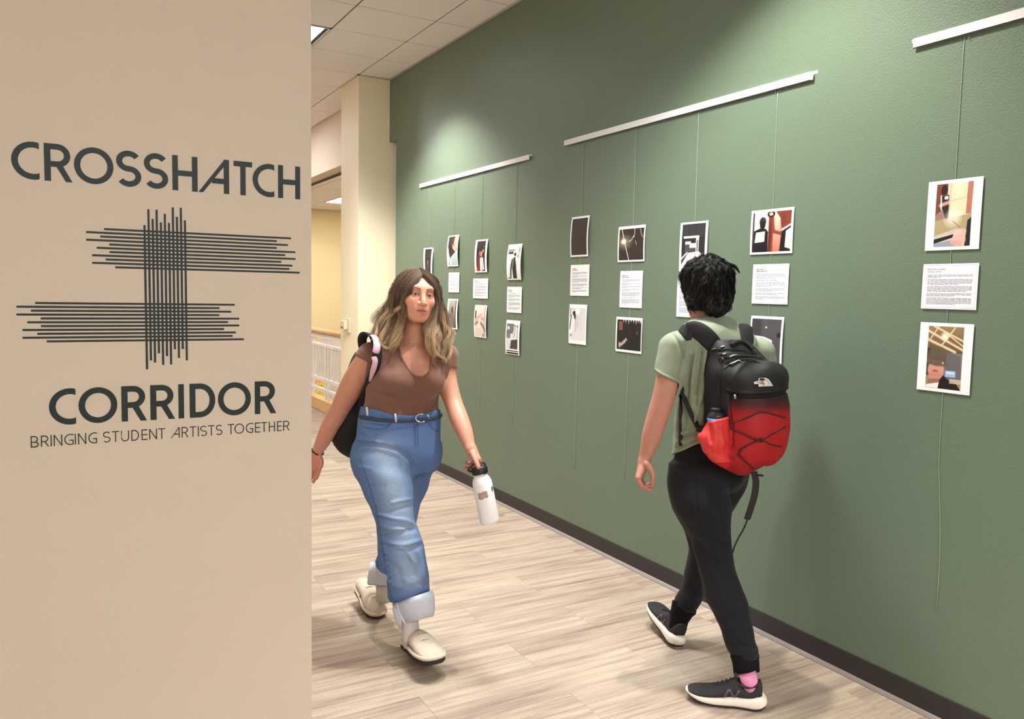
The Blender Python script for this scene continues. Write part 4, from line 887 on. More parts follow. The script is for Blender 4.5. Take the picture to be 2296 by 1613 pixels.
def head_field(f, O, Q, s=1.0, ears=True):
    """a head in its own axes (left, up, forward) about the point between the ears at eye height"""
    c = lambda x, y, z: O+Q@(np.array([x, y, z])*s)
    E = lambda p, r, k=0.02, m='add': f.ell(c(*p), np.array(r)*s, k*s, m, Q)
    K = lambda a, b, ra, rb, k=0.01, m='add': f.cap(c(*a), c(*b), ra*s, rb*s, k*s, m)
    E((0, 0.026, -0.012), (0.072, 0.080, 0.091)); E((0, -0.02, 0.028), (0.063, 0.078, 0.058), 0.03)
    E((0, -0.060, 0.034), (0.044, 0.046, 0.050), 0.03); K((-0.012, -0.098, 0.066), (0.012, -0.098, 0.066), 0.015, 0.015, 0.025)
    for q in (-1, 1):
        E((q*0.042, -0.026, 0.052), (0.022, 0.022, 0.026), 0.02); K((q*0.046, -0.052, 0.01), (q*0.026, -0.086, 0.046), 0.018, 0.014, 0.03)
    K((-0.034, 0.026, 0.072), (0.034, 0.026, 0.072), 0.012, 0.012, 0.02)
    for q in (-1, 1): E((q*0.033, 0.002, 0.094), (0.021, 0.013, 0.017), 0.014, 'sub')
    K((0, 0.016, 0.080), (0, -0.026, 0.100), 0.0075, 0.0095, 0.014); K((0, -0.026, 0.100), (0, -0.036, 0.103), 0.0095, 0.0115, 0.006)
    for q in (-1, 1):
        E((q*0.0125, -0.038, 0.090), (0.0075, 0.007, 0.010), 0.007); K((q*0.006, -0.046, 0.098), (q*0.007, -0.041, 0.094), 0.0026, 0.002, 0.003, 'sub')
    E((0, -0.062, 0.078), (0.028, 0.022, 0.014), 0.014)
    K((-0.021, -0.0665, 0.080), (-0.005, -0.0615, 0.0905), 0.0035, 0.0052, 0.005); K((0.021, -0.0665, 0.080), (0.005, -0.0615, 0.0905), 0.0035, 0.0052, 0.005)
    K((-0.005, -0.0615, 0.0905), (0.005, -0.0615, 0.0905), 0.0052, 0.0052, 0.004)
    K((-0.016, -0.072, 0.082), (0, -0.0745, 0.0885), 0.0045, 0.0066, 0.005); K((0, -0.0745, 0.0885), (0.016, -0.072, 0.082), 0.0066, 0.0045, 0.005)
    K((-0.022, -0.0675, 0.090), (0, -0.0672, 0.0985), 0.0016, 0.0020, 0.003, 'sub'); K((0, -0.0672, 0.0985), (0.022, -0.0675, 0.090), 0.0020, 0.0016, 0.003, 'sub')
    for q in (-1, 1):
        E((q*0.031, 0.0, 0.0705), (0.0158, 0.0135, 0.0148), 0.004)                   # lids
        f.ell(c(q*0.0315, -0.0008, 0.086), np.array([0.0140, 0.0042, 0.02])*s, 0.0015*s, 'sub', Q)
    for q in ((-1, 1) if ears else ()):
        E((q*0.073, -0.012, -0.012), (0.007, 0.030, 0.018), 0.006); E((q*0.079, -0.008, -0.008), (0.004, 0.02, 0.010), 0.004, 'sub')
def head_local(V, O, Q, s): return ((V-O)@Q)/s
def face_cols(V, O, Q, s, base, lip=(170, 98, 92), brow=(92, 64, 48), lash=(44, 30, 28), blush=(226, 152, 136), brow_k=0.8):
    L = head_local(V, O, Q, s); C = np.tile(np.array(lin(base)), (len(V), 1)); fr = (L[:, 2] > 0.05) & (np.abs(L[:, 0]) < 0.07) & (L[:, 1] > -0.12) & (L[:, 1] < 0.08)
    def blend(k, c):
        k = (np.clip(k, 0, 1)*fr)[:, None]; return C*(1-k)+np.array(lin(c))*k
    for q in (-1, 1): C = blend(0.55*np.exp(-(((L[:, 0]-q*0.042)/0.02)**2+((L[:, 1]+0.034)/0.018)**2)), blush)
    C = blend(0.35*np.exp(-((L[:, 0]/0.014)**2+((L[:, 1]+0.036)/0.012)**2)), blush)
    lm = np.exp(-(np.maximum(np.abs(L[:, 0])/0.0225, 0))**6)*np.exp(-((L[:, 1]+0.0685+0.0035*(1-(L[:, 0]/0.02)**2)*0)/(0.0105-0.006*np.clip(np.abs(L[:, 0])/0.022, 0, 1)))**4)
    C = blend(0.85*lm, lip)
    C = blend(0.9*np.exp(-((L[:, 1]+0.0674)/0.0014)**2)*(np.abs(L[:, 0]) < 0.021), (92, 48, 46))
    for q in (-1, 1):
        x = q*L[:, 0]; by = 0.0205+0.007*np.clip((x-0.014)/0.02, 0, 1)-0.009*np.clip((x-0.036)/0.016, 0, 1)
        th = 0.0038-0.0022*np.clip((x-0.016)/0.034, 0, 1)
        C = blend(brow_k*np.exp(-((L[:, 1]-by)/th)**4)*((x > 0.013) & (x < 0.051)), brow)
        r = np.sqrt(((x-0.0315)/0.0152)**2+((L[:, 1]+0.0008)/0.0062)**2)
        C = blend(0.95*np.exp(-((r-1.0)/0.13)**2)*(L[:, 1] > -0.0035), lash); C = blend(0.4*np.exp(-((r-1.0)/0.12)**2)*(L[:, 1] <= -0.0035), lash)
        C = blend(0.28*np.exp(-(((x-0.031)/0.02)**2+((L[:, 1]-0.009)/0.006)**2)), (150, 100, 84))
    return C
def eyes(parent, O, Q, s, iris, look=(0.0, 0.0)):
    for q in (-1, 1):
        n, mm = 20, 14; th = np.linspace(0, PI, mm); ph = np.arange(n)*2*PI/n
        fw = nrm([look[0], look[1], 1.0]); a = nrm(np.cross([0, 1, 0], fw)); b = np.cross(fw, a)
        P = np.array([0.0129*(math.cos(t)*fw+math.sin(t)*(math.cos(p)*a+math.sin(p)*b)) for t in th for p in ph])+np.array([q*0.031, 0.0, 0.0705])
        F = np.array([[i*n+j, i*n+(j+1) % n, (i+1)*n+(j+1) % n, (i+1)*n+j] for i in range(mm-1) for j in range(n)])
        d = np.degrees(np.repeat(th, n)); C = np.where((d < 14)[:, None], np.array(lin((12, 10, 10))), np.where((d < 34)[:, None], np.array(lin(iris)), np.array(lin((224, 214, 208)))))
        put_mesh('eye', O+(P*s)@Q.T, F, M['eye'], parent, C)
def body_mesh(name, parent, chunks, m, cols):
    """chunks = [(field, keep box lo, hi or None)]; finer chunks listed first own their box, later ones drop faces inside those boxes"""
    parts = []; boxes = []
    for f, lo, hi in chunks:
        V, F = f.mesh(); c = V[F].mean(1)
        for a, b in boxes:
            F = F[~((c > a) & (c < b)).all(1)]; c = V[F].mean(1)
        if lo is not None:
            F = F[((c > lo-f.h) & (c < hi+f.h)).all(1)]; boxes.append((lo, hi))
        V = relax(V, f.mesh()[1] if False else F, 1, 0.3); u, inv = np.unique(F, return_inverse=True); V = V[u]; F = inv.reshape(-1, 4)
        parts.append((V, F))
    V, F = join(parts); return put_mesh(name, V, F, m, parent, cols(V))
# clog / shoe solids in shoe axes: x heel -> toe, y left, z up
def shoe_frame(heel, toe_dir, up, L):
    x = nrm(toe_dir); z = nrm(np.array(up)-x*np.dot(up, x)); y = np.cross(z, x); return np.array(heel, float), np.stack([x, y, z], 1)*1.0, L
def shoe_rings(prof, n=28, flat=0.18):
    """prof rows: x, y centre, half width, z bottom, z top, exponent"""
    out = []; th = np.arange(n)*2*PI/n
    for x, yc, w, z0, z1, e in prof:
        c, s = np.cos(th), np.sin(th); yy = np.sign(c)*np.abs(c)**(2/e)*w+yc; zz = (z0+z1)/2+np.sign(s)*np.abs(s)**(2/e)*(z1-z0)/2
        out.append(np.c_[np.full(n, x), yy, zz])
    return out
def place(R, fr):
    H, A, L = fr; return [H+(r*L)@A.T for r in R]
def wmesh(parent):                                          # world-coordinate builder relative to parent
    class B(MB):
        def done(s, name, mats, smooth=True, cols=None):
            s.v = [v-np.array(parent.location) for v in s.v]; return s.build(name, mats, parent, smooth, cols)
    return B()

# ---------------------------------------------------------------- the woman
WF = Figure((1.29, 3.20, 0.0)); u = WF.u; mpp = WF.px(900)
woman = empty('person', (1.29, 3.20, 0.0)); tag(woman, 'long haired person in brown top and blue jeans walking this way', 'person')
YAWW = 0.38
HQ = frame_axes(26, 5, -2); HO = u(933, 663, -0.02); HS = 1.0
def w_torso(f, grow=0.0, k=0.02):
    S = [station(WF, *q) for q in ((768, 893, 968, 0.75, 0.01, YAWW), (780, 858, 992, 0.55, 0.005, YAWW), (797, 838, 1002, 0.52, 0, YAWW), (828, 829, 998, 0.58, 0, YAWW), (857, 826, 990, 0.66, 0, YAWW), (890, 826, 979, 0.64, 0, YAWW), (915, 821, 978, 0.66, 0, YAWW), (940, 813, 980, 0.68, 0, YAWW), (975, 808, 980, 0.70, 0, YAWW), (1015, 808, 976, 0.7, 0, YAWW), (1045, 815, 970, 0.62, 0, YAWW))]
    f.loft(S, k, grow=grow, rnd=0.03)
    fw = np.array([math.sin(YAWW), 0, -math.cos(YAWW)]); sd = np.array([math.cos(YAWW), 0, math.sin(YAWW)])
    c = u(912, 852)
    for q in (-1, 1): f.ell(c+sd*q*0.070+fw*0.078+np.array([0, -0.004, 0]), np.array([0.066, 0.062, 0.062])+grow, 0.035)
ARM_R = ([u(830, 797, -0.03), u(806, 838, -0.01), u(786, 872, 0.03), u(764, 914, 0.08), u(744, 950, 0.11), u(728, 982, 0.13), u(712, 1012, 0.15)], [0.050, 0.0535, 0.051, 0.0425, 0.042, 0.035, 0.0245])
ARM_L = ([u(1000, 797, 0.05), u(1000, 838, 0.04), u(1006, 870, 0.02), u(1017, 905, -0.01), u(1030, 940, -0.06), u(1042, 970, -0.10), u(1053, 1002, -0.14)], [0.046, 0.0445, 0.042, 0.0385, 0.039, 0.034, 0.0235])
def w_body(f):
    w_torso(f)
    f.chain(*ARM_R, k=0.02); f.chain(*ARM_L, k=0.02)
    f.cap(u(930, 772, 0.012), u(931, 700, 0.0), 0.052, 0.048, 0.03); f.cap(u(880, 785, 0.0), u(928, 752, 0.02), 0.03, 0.035, 0.04); f.cap(u(985, 787, 0.04), u(936, 752, 0.02), 0.03, 0.035, 0.04)
    head_field(f, HO, HQ, HS, False)
    f.ell(u(930, 836, -0.165), (0.004, 0.028, 0.016), 0.012, 'sub')
    f.chain([u(858, 1030, -0.05), u(868, 1094, -0.09), u(886, 1167, -0.11), u(903, 1226, -0.10), u(912, 1300, -0.085), u(917, 1415, -0.07)], [0.066, 0.058, 0.048, 0.042, 0.034, 0.028], 0.03)
    f.chain([u(942, 1030, 0.05), u(930, 1094, 0.13), u(905, 1172, 0.22), u(871, 1260, 0.31), u(862, 1330, 0.34)], [0.044, 0.034, 0.032, 0.03, 0.028], 0.03)
    # right hand, hanging, partly hidden by the wall corner
    kn = [u(717, 1047, 0.135), u(710, 1051, 0.155), u(702, 1050, 0.172), u(695, 1045, 0.187)]; wr = u(711, 1014, 0.152)
    for p, r in zip(kn, (0.0125, 0.013, 0.0125, 0.011)): f.cap(wr, p, 0.017, r, 0.012)
    for p, a, b, r in ((kn[0], (714, 1061, 0.137), (710, 1073, 0.150), 0.0088), (kn[1], (708, 1068, 0.158), (703, 1081, 0.172), 0.0092), (kn[2], (699, 1067, 0.178), (695, 1079, 0.192), 0.0088), (kn[3], (692, 1059, 0.195), (688, 1069, 0.206), 0.0078)): f.chain([p, u(*a), u(*b)], [r*1.12, r, r*0.82], 0.003)
    f.chain([u(716, 1024, 0.135), u(721, 1038, 0.118), u(718, 1051, 0.118)], [0.0125, 0.0100, 0.0082], 0.006)
    # left hand, round the bottle lid
    wr = u(1056, 1008, -0.145); kn = [u(1072, 1031, -0.185), u(1073, 1031, -0.160), u(1071, 1029, -0.136), u(1066, 1026, -0.115)]
    for p, r in zip(kn, (0.0130, 0.0130, 0.0125, 0.011)): f.cap(wr, p, 0.0170, r, 0.012)
    f.cap(wr, u(1062, 1022, -0.16), 0.021, 0.018, 0.012)
    for p, J, r in ((kn[0], ((1079, 1042, -0.178), (1076, 1052, -0.150), (1066, 1056, -0.135)), 0.0088), (kn[1], ((1074, 1046, -0.140), (1062, 1054, -0.120), (1048, 1054, -0.135)), 0.0090), (kn[2], ((1068, 1044, -0.115), (1054, 1050, -0.106), (1043, 1050, -0.128)), 0.0088), (kn[3], ((1060, 1036, -0.098), (1051, 1040, -0.094), (1044, 1037, -0.108)), 0.0078)):
        f.chain([p]+[u(*j) for j in J], [r*1.1, r, r*0.95, r*0.82], 0.003)
    f.chain([u(1060, 1018, -0.178), u(1067, 1034, -0.205), u(1073, 1048, -0.222)], [0.0135, 0.0105, 0.0088], 0.006)
fb = grid_for(WF, 676, 735, 1095, 1440, -0.32, 0.40, 0.0036); w_body(fb)
hlo, hhi = u(845, 752, -0.16), u(1015, 590, 0.14); hlo, hhi = np.minimum(hlo, hhi), np.maximum(hlo, hhi)
fh = Field(hlo-0.004, hhi+0.004, 0.0016); w_body(fh)
def hbox(a, b): 
    A = [u(x, y, z) for x in (a[0], b[0]) for y in (a[1], b[1]) for z in (a[2], b[2])]; return np.min(A, 0), np.max(A, 0)
r0, r1 = hbox((680, 1016, 0.07), (740, 1090, 0.24)); l0, l1 = hbox((1034, 1012, -0.27), (1092, 1070, -0.06))
fr_ = Field(r0-0.004, r1+0.004, 0.002); w_body(fr_); fl_ = Field(l0-0.004, l1+0.004, 0.002); w_body(fl_)
def wcols(V):
    C = face_cols(V, HO, HQ, HS, (197, 142, 118), lip=(160, 92, 86), brow=(104, 74, 58))
    x, y = to_px(V); k = np.clip((V[:, 1]*0+y-760)/60, 0, 1)[:, None]
    C = C*(1-k)+np.array(lin((190, 134, 112)))*k
    h = (y > 1015)[:, None]*0.35; C = C*(1-h)+np.array(lin((200, 126, 110)))*h
    return C
body_mesh('body', woman, [(fh, hlo, hhi), (fr_, r0, r1), (fl_, l0, l1), (fb, None, None)], M['skin'], wcols)
eyes(woman, HO, HQ, HS, (58, 38, 28), look=(-0.10, -0.06))
# nose stud
q = HO+HQ@np.array([-0.0195, -0.036, 0.0945]); LMB().lathe([(0.0, 0.002), (0.0016, 0.001), (0.0016, -0.002), (0, -0.002)], q, (-0.5, 0, -0.8), 8).done('nose_stud', M['chrome'], woman)
# brown crop top
ft = grid_for(WF, 775, 735, 1045, 965, -0.24, 0.24, 0.0034); w_torso(ft, 0.007)
ft.chain([ARM_R[0][0], ARM_R[0][1]], [0.0565, 0.0600], 0.02); ft.chain([ARM_L[0][0], ARM_L[0][1]], [0.053, 0.050], 0.02)
ft.cap(u(880, 785, 0.0), u(900, 766, 0.018), 0.037, 0.037, 0.03); ft.cap(u(985, 787, 0.04), u(958, 766, 0.03), 0.037, 0.037, 0.03)
a = nrm(ARM_R[0][1]-ARM_R[0][0]); a2 = nrm(ARM_L[0][1]-ARM_L[0][0])
inner = grid_for(WF, 775, 735, 1045, 965, -0.24, 0.24, 0.0034)
cut_poly(ft, [(740, 700), (1100, 700), (1100, 826), (1010, 826), (985, 900), (992, 950), (800, 950), (812, 880), (824, 812), (786, 791), (740, 775)], True, mpp)
cut_poly(ft, [(893, 700), (892, 766), (897, 786), (905, 808), (920, 832), (933, 842), (946, 844), (956, 838), (963, 826), (966, 806), (966, 780), (962, 700)], False, mpp, zlim=float(u(925, 800)[2]), side=-1)
cut_poly(ft, [(895, 700), (898, 758), (930, 768), (962, 758), (964, 700)], False, mpp, zlim=float(u(925, 800)[2])-0.002, side=1)
V, F = ft.mesh(); V = relax(V, F, 2, 0.4); N = vnormals(V, F)
V = folds(V, N, [([(828, 872), (850, 884), (888, 891), (925, 890), (968, 886)], 4, -0.005), ([(824, 905), (880, 912), (975, 905)], 5, -0.002), ([(790, 789), (808, 797), (825, 808)], 1.6, 0.0022), ([(786, 793), (806, 801), (824, 812)], 2.0, 0.002),
    ([(840, 905), (870, 925)], 5, 0.002), ([(893, 772), (900, 796), (912, 822), (930, 842), (946, 846), (960, 838), (968, 812), (967, 780)], 1.8, 0.0018), ([(880, 830), (858, 850)], 8, -0.0012)], mpp)
V = V+N*sines(V, [(9, 0.0008), (25, 0.0003)], 3)[:, None]
put_mesh('crop_top', V, F, M['knit'], woman)
nb_ = [ft.hit(a, b, 0.0012) for a, b in catmull([(891, 768), (895.5, 787), (903.5, 809.5), (918.5, 834), (932.5, 844.3), (946, 846.3), (957.3, 840), (964.8, 827), (967.8, 806), (967.8, 782)], 4)]
LMB().tube([q for q in nb_ if q is not None], 0.0030, 8, flat=((0, 0, 1), 1.5)).done('neckline_band', M['knit'], woman)
# jeans
fj = grid_for(WF, 770, 895, 1010, 1370, -0.40, 0.46, 0.0038)
fj.loft([station(WF, *q) for q in ((905, 813, 985, 0.70, 0, YAWW), (930, 809, 986, 0.71, 0, YAWW), (960, 804, 985, 0.72, 0, YAWW), (1000, 799, 987, 0.74, 0, YAWW), (1035, 798, 985, 0.70, 0, YAWW), (1060, 803, 976, 0.55, 0, YAWW))], 0.02, rnd=0.02)
fj.loft([station(WF, *q) for q in ((1000, 799, 900, 0.95, -0.03), (1025, 793, 908, 1.0, -0.05), (1052, 797, 918, 1.0, -0.07), (1094, 811, 926, 0.95, -0.09), (1139, 831, 927, 0.95, -0.105), (1167, 841, 930, 0.95, -0.11), (1194, 845, 940, 0.95, -0.11), (1226, 847, 951, 0.95, -0.10), (1271, 850, 958, 0.95, -0.09), (1300, 856, 962, 0.95, -0.085), (1330, 866, 965, 0.95, -0.08), (1365, 884, 968, 0.95, -0.08))], 0.045, rnd=0.01)
fj.loft([station(WF, *q) for q in ((1000, 905, 985, 0.95, 0.03), (1030, 904, 984, 1.0, 0.05), (1052, 903, 974, 1.0, 0.08), (1094, 902, 959, 0.95, 0.13), (1134, 890, 943, 0.95, 0.18), (1172, 878, 933, 0.95, 0.22), (1215, 858, 915, 0.95, 0.27), (1260, 841, 900, 0.95, 0.31), (1285, 836, 896, 0.95, 0.33))], 0.03, rnd=0.01)
cut_poly(fj, [(760, 905), (800, 907), (818, 913), (850, 921), (885, 930), (927, 932), (960, 926), (982, 919), (1040, 910), (1040, 1250), (968, 1325), (884, 1352), (870, 1352), (868, 1290), (800, 1262), (760, 1255)], True, mpp)
V, F = fj.mesh(); V = relax(V, F, 2, 0.4); N = vnormals(V, F)
FJ = [([(800, 996), (850, 998), (890, 1008), (920, 1030), (926, 1050)], 5, -0.007), ([(803, 985), (840, 990), (880, 1000)], 4, 0.004), ([(806, 1003), (850, 1006), (890, 1018)], 5, 0.004), ([(812, 966), (835, 982), (850, 996)], 4, 0.004), ([(880, 1128), (905, 1122), (925, 1120)], 4, 0.004), ([(876, 1148), (900, 1142), (926, 1136)], 4, -0.004), ([(850, 1152), (880, 1162), (905, 1166), (930, 1176)], 4, 0.006), ([(850, 1163), (885, 1172), (928, 1186)], 5, -0.006),
      ([(855, 1178), (880, 1186), (905, 1188)], 5, 0.006), ([(860, 1205), (885, 1198), (915, 1190), (940, 1188)], 5, -0.006), ([(858, 1212), (900, 1222), (930, 1216), (945, 1212)], 5, 0.006), ([(870, 1228), (900, 1236), (925, 1230), (948, 1222)], 6, -0.006), ([(866, 1240), (895, 1230), (915, 1240), (925, 1262)], 4, 0.006), ([(905, 1252), (925, 1268), (930, 1290)], 7, -0.006), ([(935, 1235), (945, 1262), (950, 1290)], 6, 0.005), ([(868, 1262), (885, 1270), (895, 1290), (900, 1310)], 7, -0.004), ([(860, 1300), (880, 1312), (905, 1316)], 6, 0.004), ([(880, 1330), (910, 1318), (960, 1310)], 6, -0.003),
      ([(905, 1300), (925, 1312), (955, 1322)], 6, 0.003), ([(808, 1048), (830, 1052)], 5, 0.003), ([(826, 1092), (860, 1090)], 5, -0.002), ([(888, 935), (890, 955)], 3, 0.001), ([(930, 955), (931, 985), (930, 1010)], 2.2, -0.0025), ([(937, 955), (938, 985), (936, 1012)], 2.2, 0.0015), ([(831, 950), (850, 953), (868, 955), (876, 950)], 1.6, -0.003), ([(815, 958), (845, 964), (868, 962), (880, 950)], 1.6, 0.0018), ([(818, 924), (850, 934), (885, 944), (927, 946), (960, 941), (980, 934)], 1.4, -0.0022), ([(945, 1060), (935, 1120)], 8, -0.003)]
for i in range(6): FJ.append(([(862+3*i, 1245+13*i), (863+3*i, 1247+13*i)], 1.8, -0.002)); FJ.append(([(823+5.6*i, 1060+18*i), (824+5.6*i, 1062+18*i)], 2.4, 0.0022)); FJ.append(([(826+5.6*i, 1069+18*i), (827+5.6*i, 1070+18*i)], 2.2, -0.0022))
V = folds(V, N, [(p, a, b*1.45) for p, a, b in FJ], mpp); V = V+N*sines(V, [(7, 0.0014), (16, 0.0008)], 5)[:, None]
x, y = to_px(V); n = len(V)
def pdist(x, y, P):
    best = np.full(len(x), 1e9)
    for a, b in zip(np.array(P[:-1], float), np.array(P[1:], float)):
        ab = b-a; t = np.clip(((x-a[0])*ab[0]+(y-a[1])*ab[1])/(ab@ab), 0, 1); best = np.minimum(best, np.hypot(x-a[0]-t*ab[0], y-a[1]-t*ab[1]))
    return best
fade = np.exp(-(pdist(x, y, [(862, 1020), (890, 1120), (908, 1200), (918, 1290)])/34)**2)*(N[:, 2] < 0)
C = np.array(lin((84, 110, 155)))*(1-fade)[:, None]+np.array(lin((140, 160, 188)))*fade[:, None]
seam = np.exp(-(pdist(x, y, [(807, 1030), (825, 1080), (843, 1140), (855, 1210), (868, 1300), (880, 1345)])/1.3)**2)*(N[:, 2] < 0)*0.6
for P in ([(831, 950), (850, 953), (868, 955), (876, 950)], [(930, 950), (931, 1000)], [(936, 950), (937, 1000)], [(815, 958), (845, 963), (868, 960), (880, 945)], [(960, 948), (970, 962), (984, 968)], [(816, 930), (850, 940), (885, 949), (927, 951), (960, 946), (984, 938)]): seam = np.maximum(seam, np.exp(-(pdist(x, y, P)/1.4)**2)*0.75*(N[:, 2] < 0))
for i in range(6): seam = np.maximum(seam, 0.75*np.exp(-(np.hypot(x-(863+2.6*i), y-(1245+13*i))/2.4)**2)*(N[:, 2] < 0))
hem = np.clip((y-(1352-0.31*(x-884))+9)/5, 0, 1)*((x > 860)&(y > 1300)&(N[:, 2] < 0)); seam = np.maximum(seam, 0.5*hem*(0.6+0.4*np.sin(x*1.6)))
C = C*(1-seam)[:, None]+np.array(lin((52, 70, 108)))*seam[:, None]
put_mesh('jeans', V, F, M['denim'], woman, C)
def ring_px(cx, cy, hw, hd, slope, dz, n=40, ph=0.0):
    """tilted ring: centre in px, half width px, half depth m, slope px/px in the picture"""
    t = np.arange(n)*2*PI/n; return np.array([u(cx+hw*math.cos(q), cy+slope*hw*math.cos(q), dz+hd*math.sin(q)) for q in t])
def cuff(rings_, name='jean_cuff'):
    lm = LMB(); lm.rings(rings_, 0, False, False); return lm.done(name, M['cuff'], woman)
cuff([ring_px(924, 1341, 43.0, 0.083, -0.32, -0.08), ring_px(924, 1339, 45.5, 0.088, -0.32, -0.08), ring_px(928, 1352, 46.0, 0.090, -0.31, -0.08), ring_px(936, 1378, 40, 0.082, -0.27, -0.08), ring_px(939, 1391, 33, 0.070, -0.25, -0.08), ring_px(939, 1391, 30, 0.064, -0.25, -0.08), ring_px(932, 1360, 34, 0.07, -0.28, -0.08)])
lm = LMB(); lm.tube([u(889, 1352, -0.165), u(896, 1375, -0.168), u(908, 1399, -0.162), u(912, 1402, -0.158)], [0.004, 0.008, 0.007, 0.003], 8, flat=((0, 0, 1), 0.5)); lm.tube([u(886, 1362, -0.12), u(893, 1390, -0.125), u(899, 1411, -0.115)], [0.014, 0.016, 0.006], 8, flat=((1, 0, 0), 0.35)); lm.done('cuff_fold', M['cuff'], woman)
cuff([ring_px(862, 1266, 27, 0.058, 0.12, 0.33), ring_px(861, 1264, 29.5, 0.064, 0.12, 0.33), ring_px(857, 1285, 31, 0.066, 0.10, 0.33), ring_px(853, 1310, 30, 0.066, 0.05, 0.33), ring_px(853, 1314, 27, 0.06, 0.05, 0.33), ring_px(857, 1296, 25, 0.056, 0.05, 0.33)])
# belt and buckle, loops
def waist(py, off=0.0, grow=0.0165, x0=815, x1=981, n=26, droop=9):
    P = []
    c, A, B, w, e = station(WF, py, x0, x1, 0.69, 0, YAWW)
    for t in np.linspace(PI*1.02, PI*1.98, n):
        a, b = (A+grow)*math.cos(t), (B+grow)*math.sin(t); p = c+np.array([a*math.cos(w)-b*math.sin(w), 0, a*math.sin(w)+b*math.cos(w)])
        p[1] -= droop*mpp*(abs(math.sin(t)))**1.5; P.append(p)
    return np.array(P)
B1 = waist(931, droop=8); lm = LMB(); lm.tube(B1, 0.0075, 8, flat=((0, 1, 0), 0.16)); lm.done('belt', mat('blue_grey_belt', (46, 55, 80), 0.85), woman)
bc = u(944, 938, -0.145); t = np.linspace(0, 2*PI, 25)[:-1]; tt = np.linspace(0.15, 2*PI*0.80, 22)
lm = LMB(); lm.tube([bc+np.array([0.021*math.cos(q), 0.017*math.sin(q), -0.002-0.010*math.cos(q)*0]) for q in np.linspace(PI*0.35, PI*1.75, 20)], 0.0024, 8); lm.tube([bc+np.array([0.026, 0.012, 0.012]), bc+np.array([0.030, 0.004, 0.014]), bc+np.array([0.033, -0.004, 0.016])], 0.002, 8); lm.done('buckle', M['chrome'], woman)
for px_, py_ in ((887, 937), (823, 922)): LMB().tube([u(px_-1, py_-9, -0.134), u(px_, py_, -0.140), u(px_+1, py_+10, -0.136)], 0.0042, 8, flat=((1, 0, 0), 0.4)).done('belt_loop', M['denim'] if False else M['cuff'], woman)
# bracelet
c = u(712.5, 1012.5, 0.1505); d = nrm(ARM_R[0][-1]-ARM_R[0][-2]); a = nrm(np.cross(d, [0, 0, 1])); b = np.cross(d, a)
LMB().tube([c+0.0268*(math.cos(q)*a+math.sin(q)*b) for q in np.linspace(0, 2*PI, 29)], 0.0032, 8).done('hair_tie', M['elastic'], woman)
# shoes: suede clogs with dark soles
def clog(heel, toe, up, L, side):
    fr = shoe_frame(heel, toe, up, L); w = wmesh(woman)
    U = [(-0.005, 0, 0.10, 0.11, 0.26, 2.4), (0.015, 0, 0.125, 0.075, 0.30, 2.4), (0.08, 0, 0.145, 0.07, 0.315, 2.4), (0.2, 0, 0.15, 0.07, 0.31, 2.3), (0.32, 0.0, 0.152, 0.07, 0.325, 2.2), (0.45, 0.005, 0.165, 0.07, 0.335, 2.1), (0.58, 0.01, 0.185, 0.07, 0.30, 2.1), (0.72, 0.014, 0.196, 0.07, 0.255, 2.1), (0.85, 0.012, 0.182, 0.07, 0.215, 2.1), (0.94, 0.006, 0.145, 0.075, 0.175, 2.0), (0.985, 0, 0.09, 0.085, 0.145, 2.0), (1.0, 0, 0.03, 0.10, 0.125, 2.0)]
    w.rings(place(shoe_rings([(x, y*side, a, z0, z1, e) for x, y, a, z0, z1, e in U]), fr)); w.done('shoe_upper', M['suede'])
    w = wmesh(woman); S = [(-0.02, 0, 0.09, 0.03, 0.085, 3.5), (0.0, 0, 0.125, 0.004, 0.088, 3.5), (0.06, 0, 0.158, 0.0, 0.088, 4), (0.3, 0, 0.165, 0.0, 0.085, 4), (0.6, 0.01, 0.198, 0.0, 0.085, 4), (0.75, 0.014, 0.208, 0.0, 0.085, 4), (0.88, 0.012, 0.188, 0.006, 0.087, 4), (0.97, 0.004, 0.135, 0.02, 0.09, 3.5), (1.015, 0, 0.06, 0.04, 0.09, 3)]
    w.rings(place(shoe_rings([(x, y*side, a, z0+0.0, z1, e) for x, y, a, z0, z1, e in S]), fr)); w.done('shoe_sole', M['rubber'])
    w = wmesh(woman); H, A, L_ = fr; RU = np.array(U); xs = np.r_[np.linspace(0.03, 0.9, 22), 0.94, 0.97, 0.99]
    hw = np.interp(xs, RU[:, 0], RU[:, 2])+0.004; yc = np.interp(xs, RU[:, 0], RU[:, 1])*side
    rim = [np.array([x, c+h, 0.115]) for x, c, h in zip(xs, yc, hw)]+[np.array([1.008, 0, 0.118])]+[np.array([x, c-h, 0.115]) for x, c, h in zip(xs[::-1], yc[::-1], hw[::-1])]
    w.tube([H+L_*(A@p) for p in rim], 0.0085, 8); w.done('shoe_welt', M['suede'])
    w = wmesh(woman); w.tube([H+L_*(A@np.array([0.40, 0.175*q, 0.335-0.19*abs(q)**2.2])) for q in np.linspace(-1, 1, 15)], 0.004, 6); w.tube([H+L_*(A@np.array([0.66, 0.19*q, 0.278-0.15*abs(q)**2.2])) for q in np.linspace(-1, 1, 15)], 0.0016, 6); w.done('shoe_seam', mat('suede_seam', (150, 132, 116), 0.9))
pit = math.radians(7)
clog((1.306, 3.155, 0.030), (-0.03, -math.cos(pit), math.sin(pit)), (0, math.sin(pit), math.cos(pit)), 0.298, 1)
pit = math.radians(-14)
clog((1.305, 3.80, 0.062), (0.03, -math.cos(pit), math.sin(pit)), (0, math.sin(pit), math.cos(pit)), 0.255, -1)
lm = LMB(); lm.tube([u(919, 1350, -0.08), u(919, 1400, -0.085), u(921, 1428, -0.10), u(924, 1452, -0.12)], [0.038, 0.037, 0.039, 0.034], 18); lm.done('sock', M['sock'], woman)
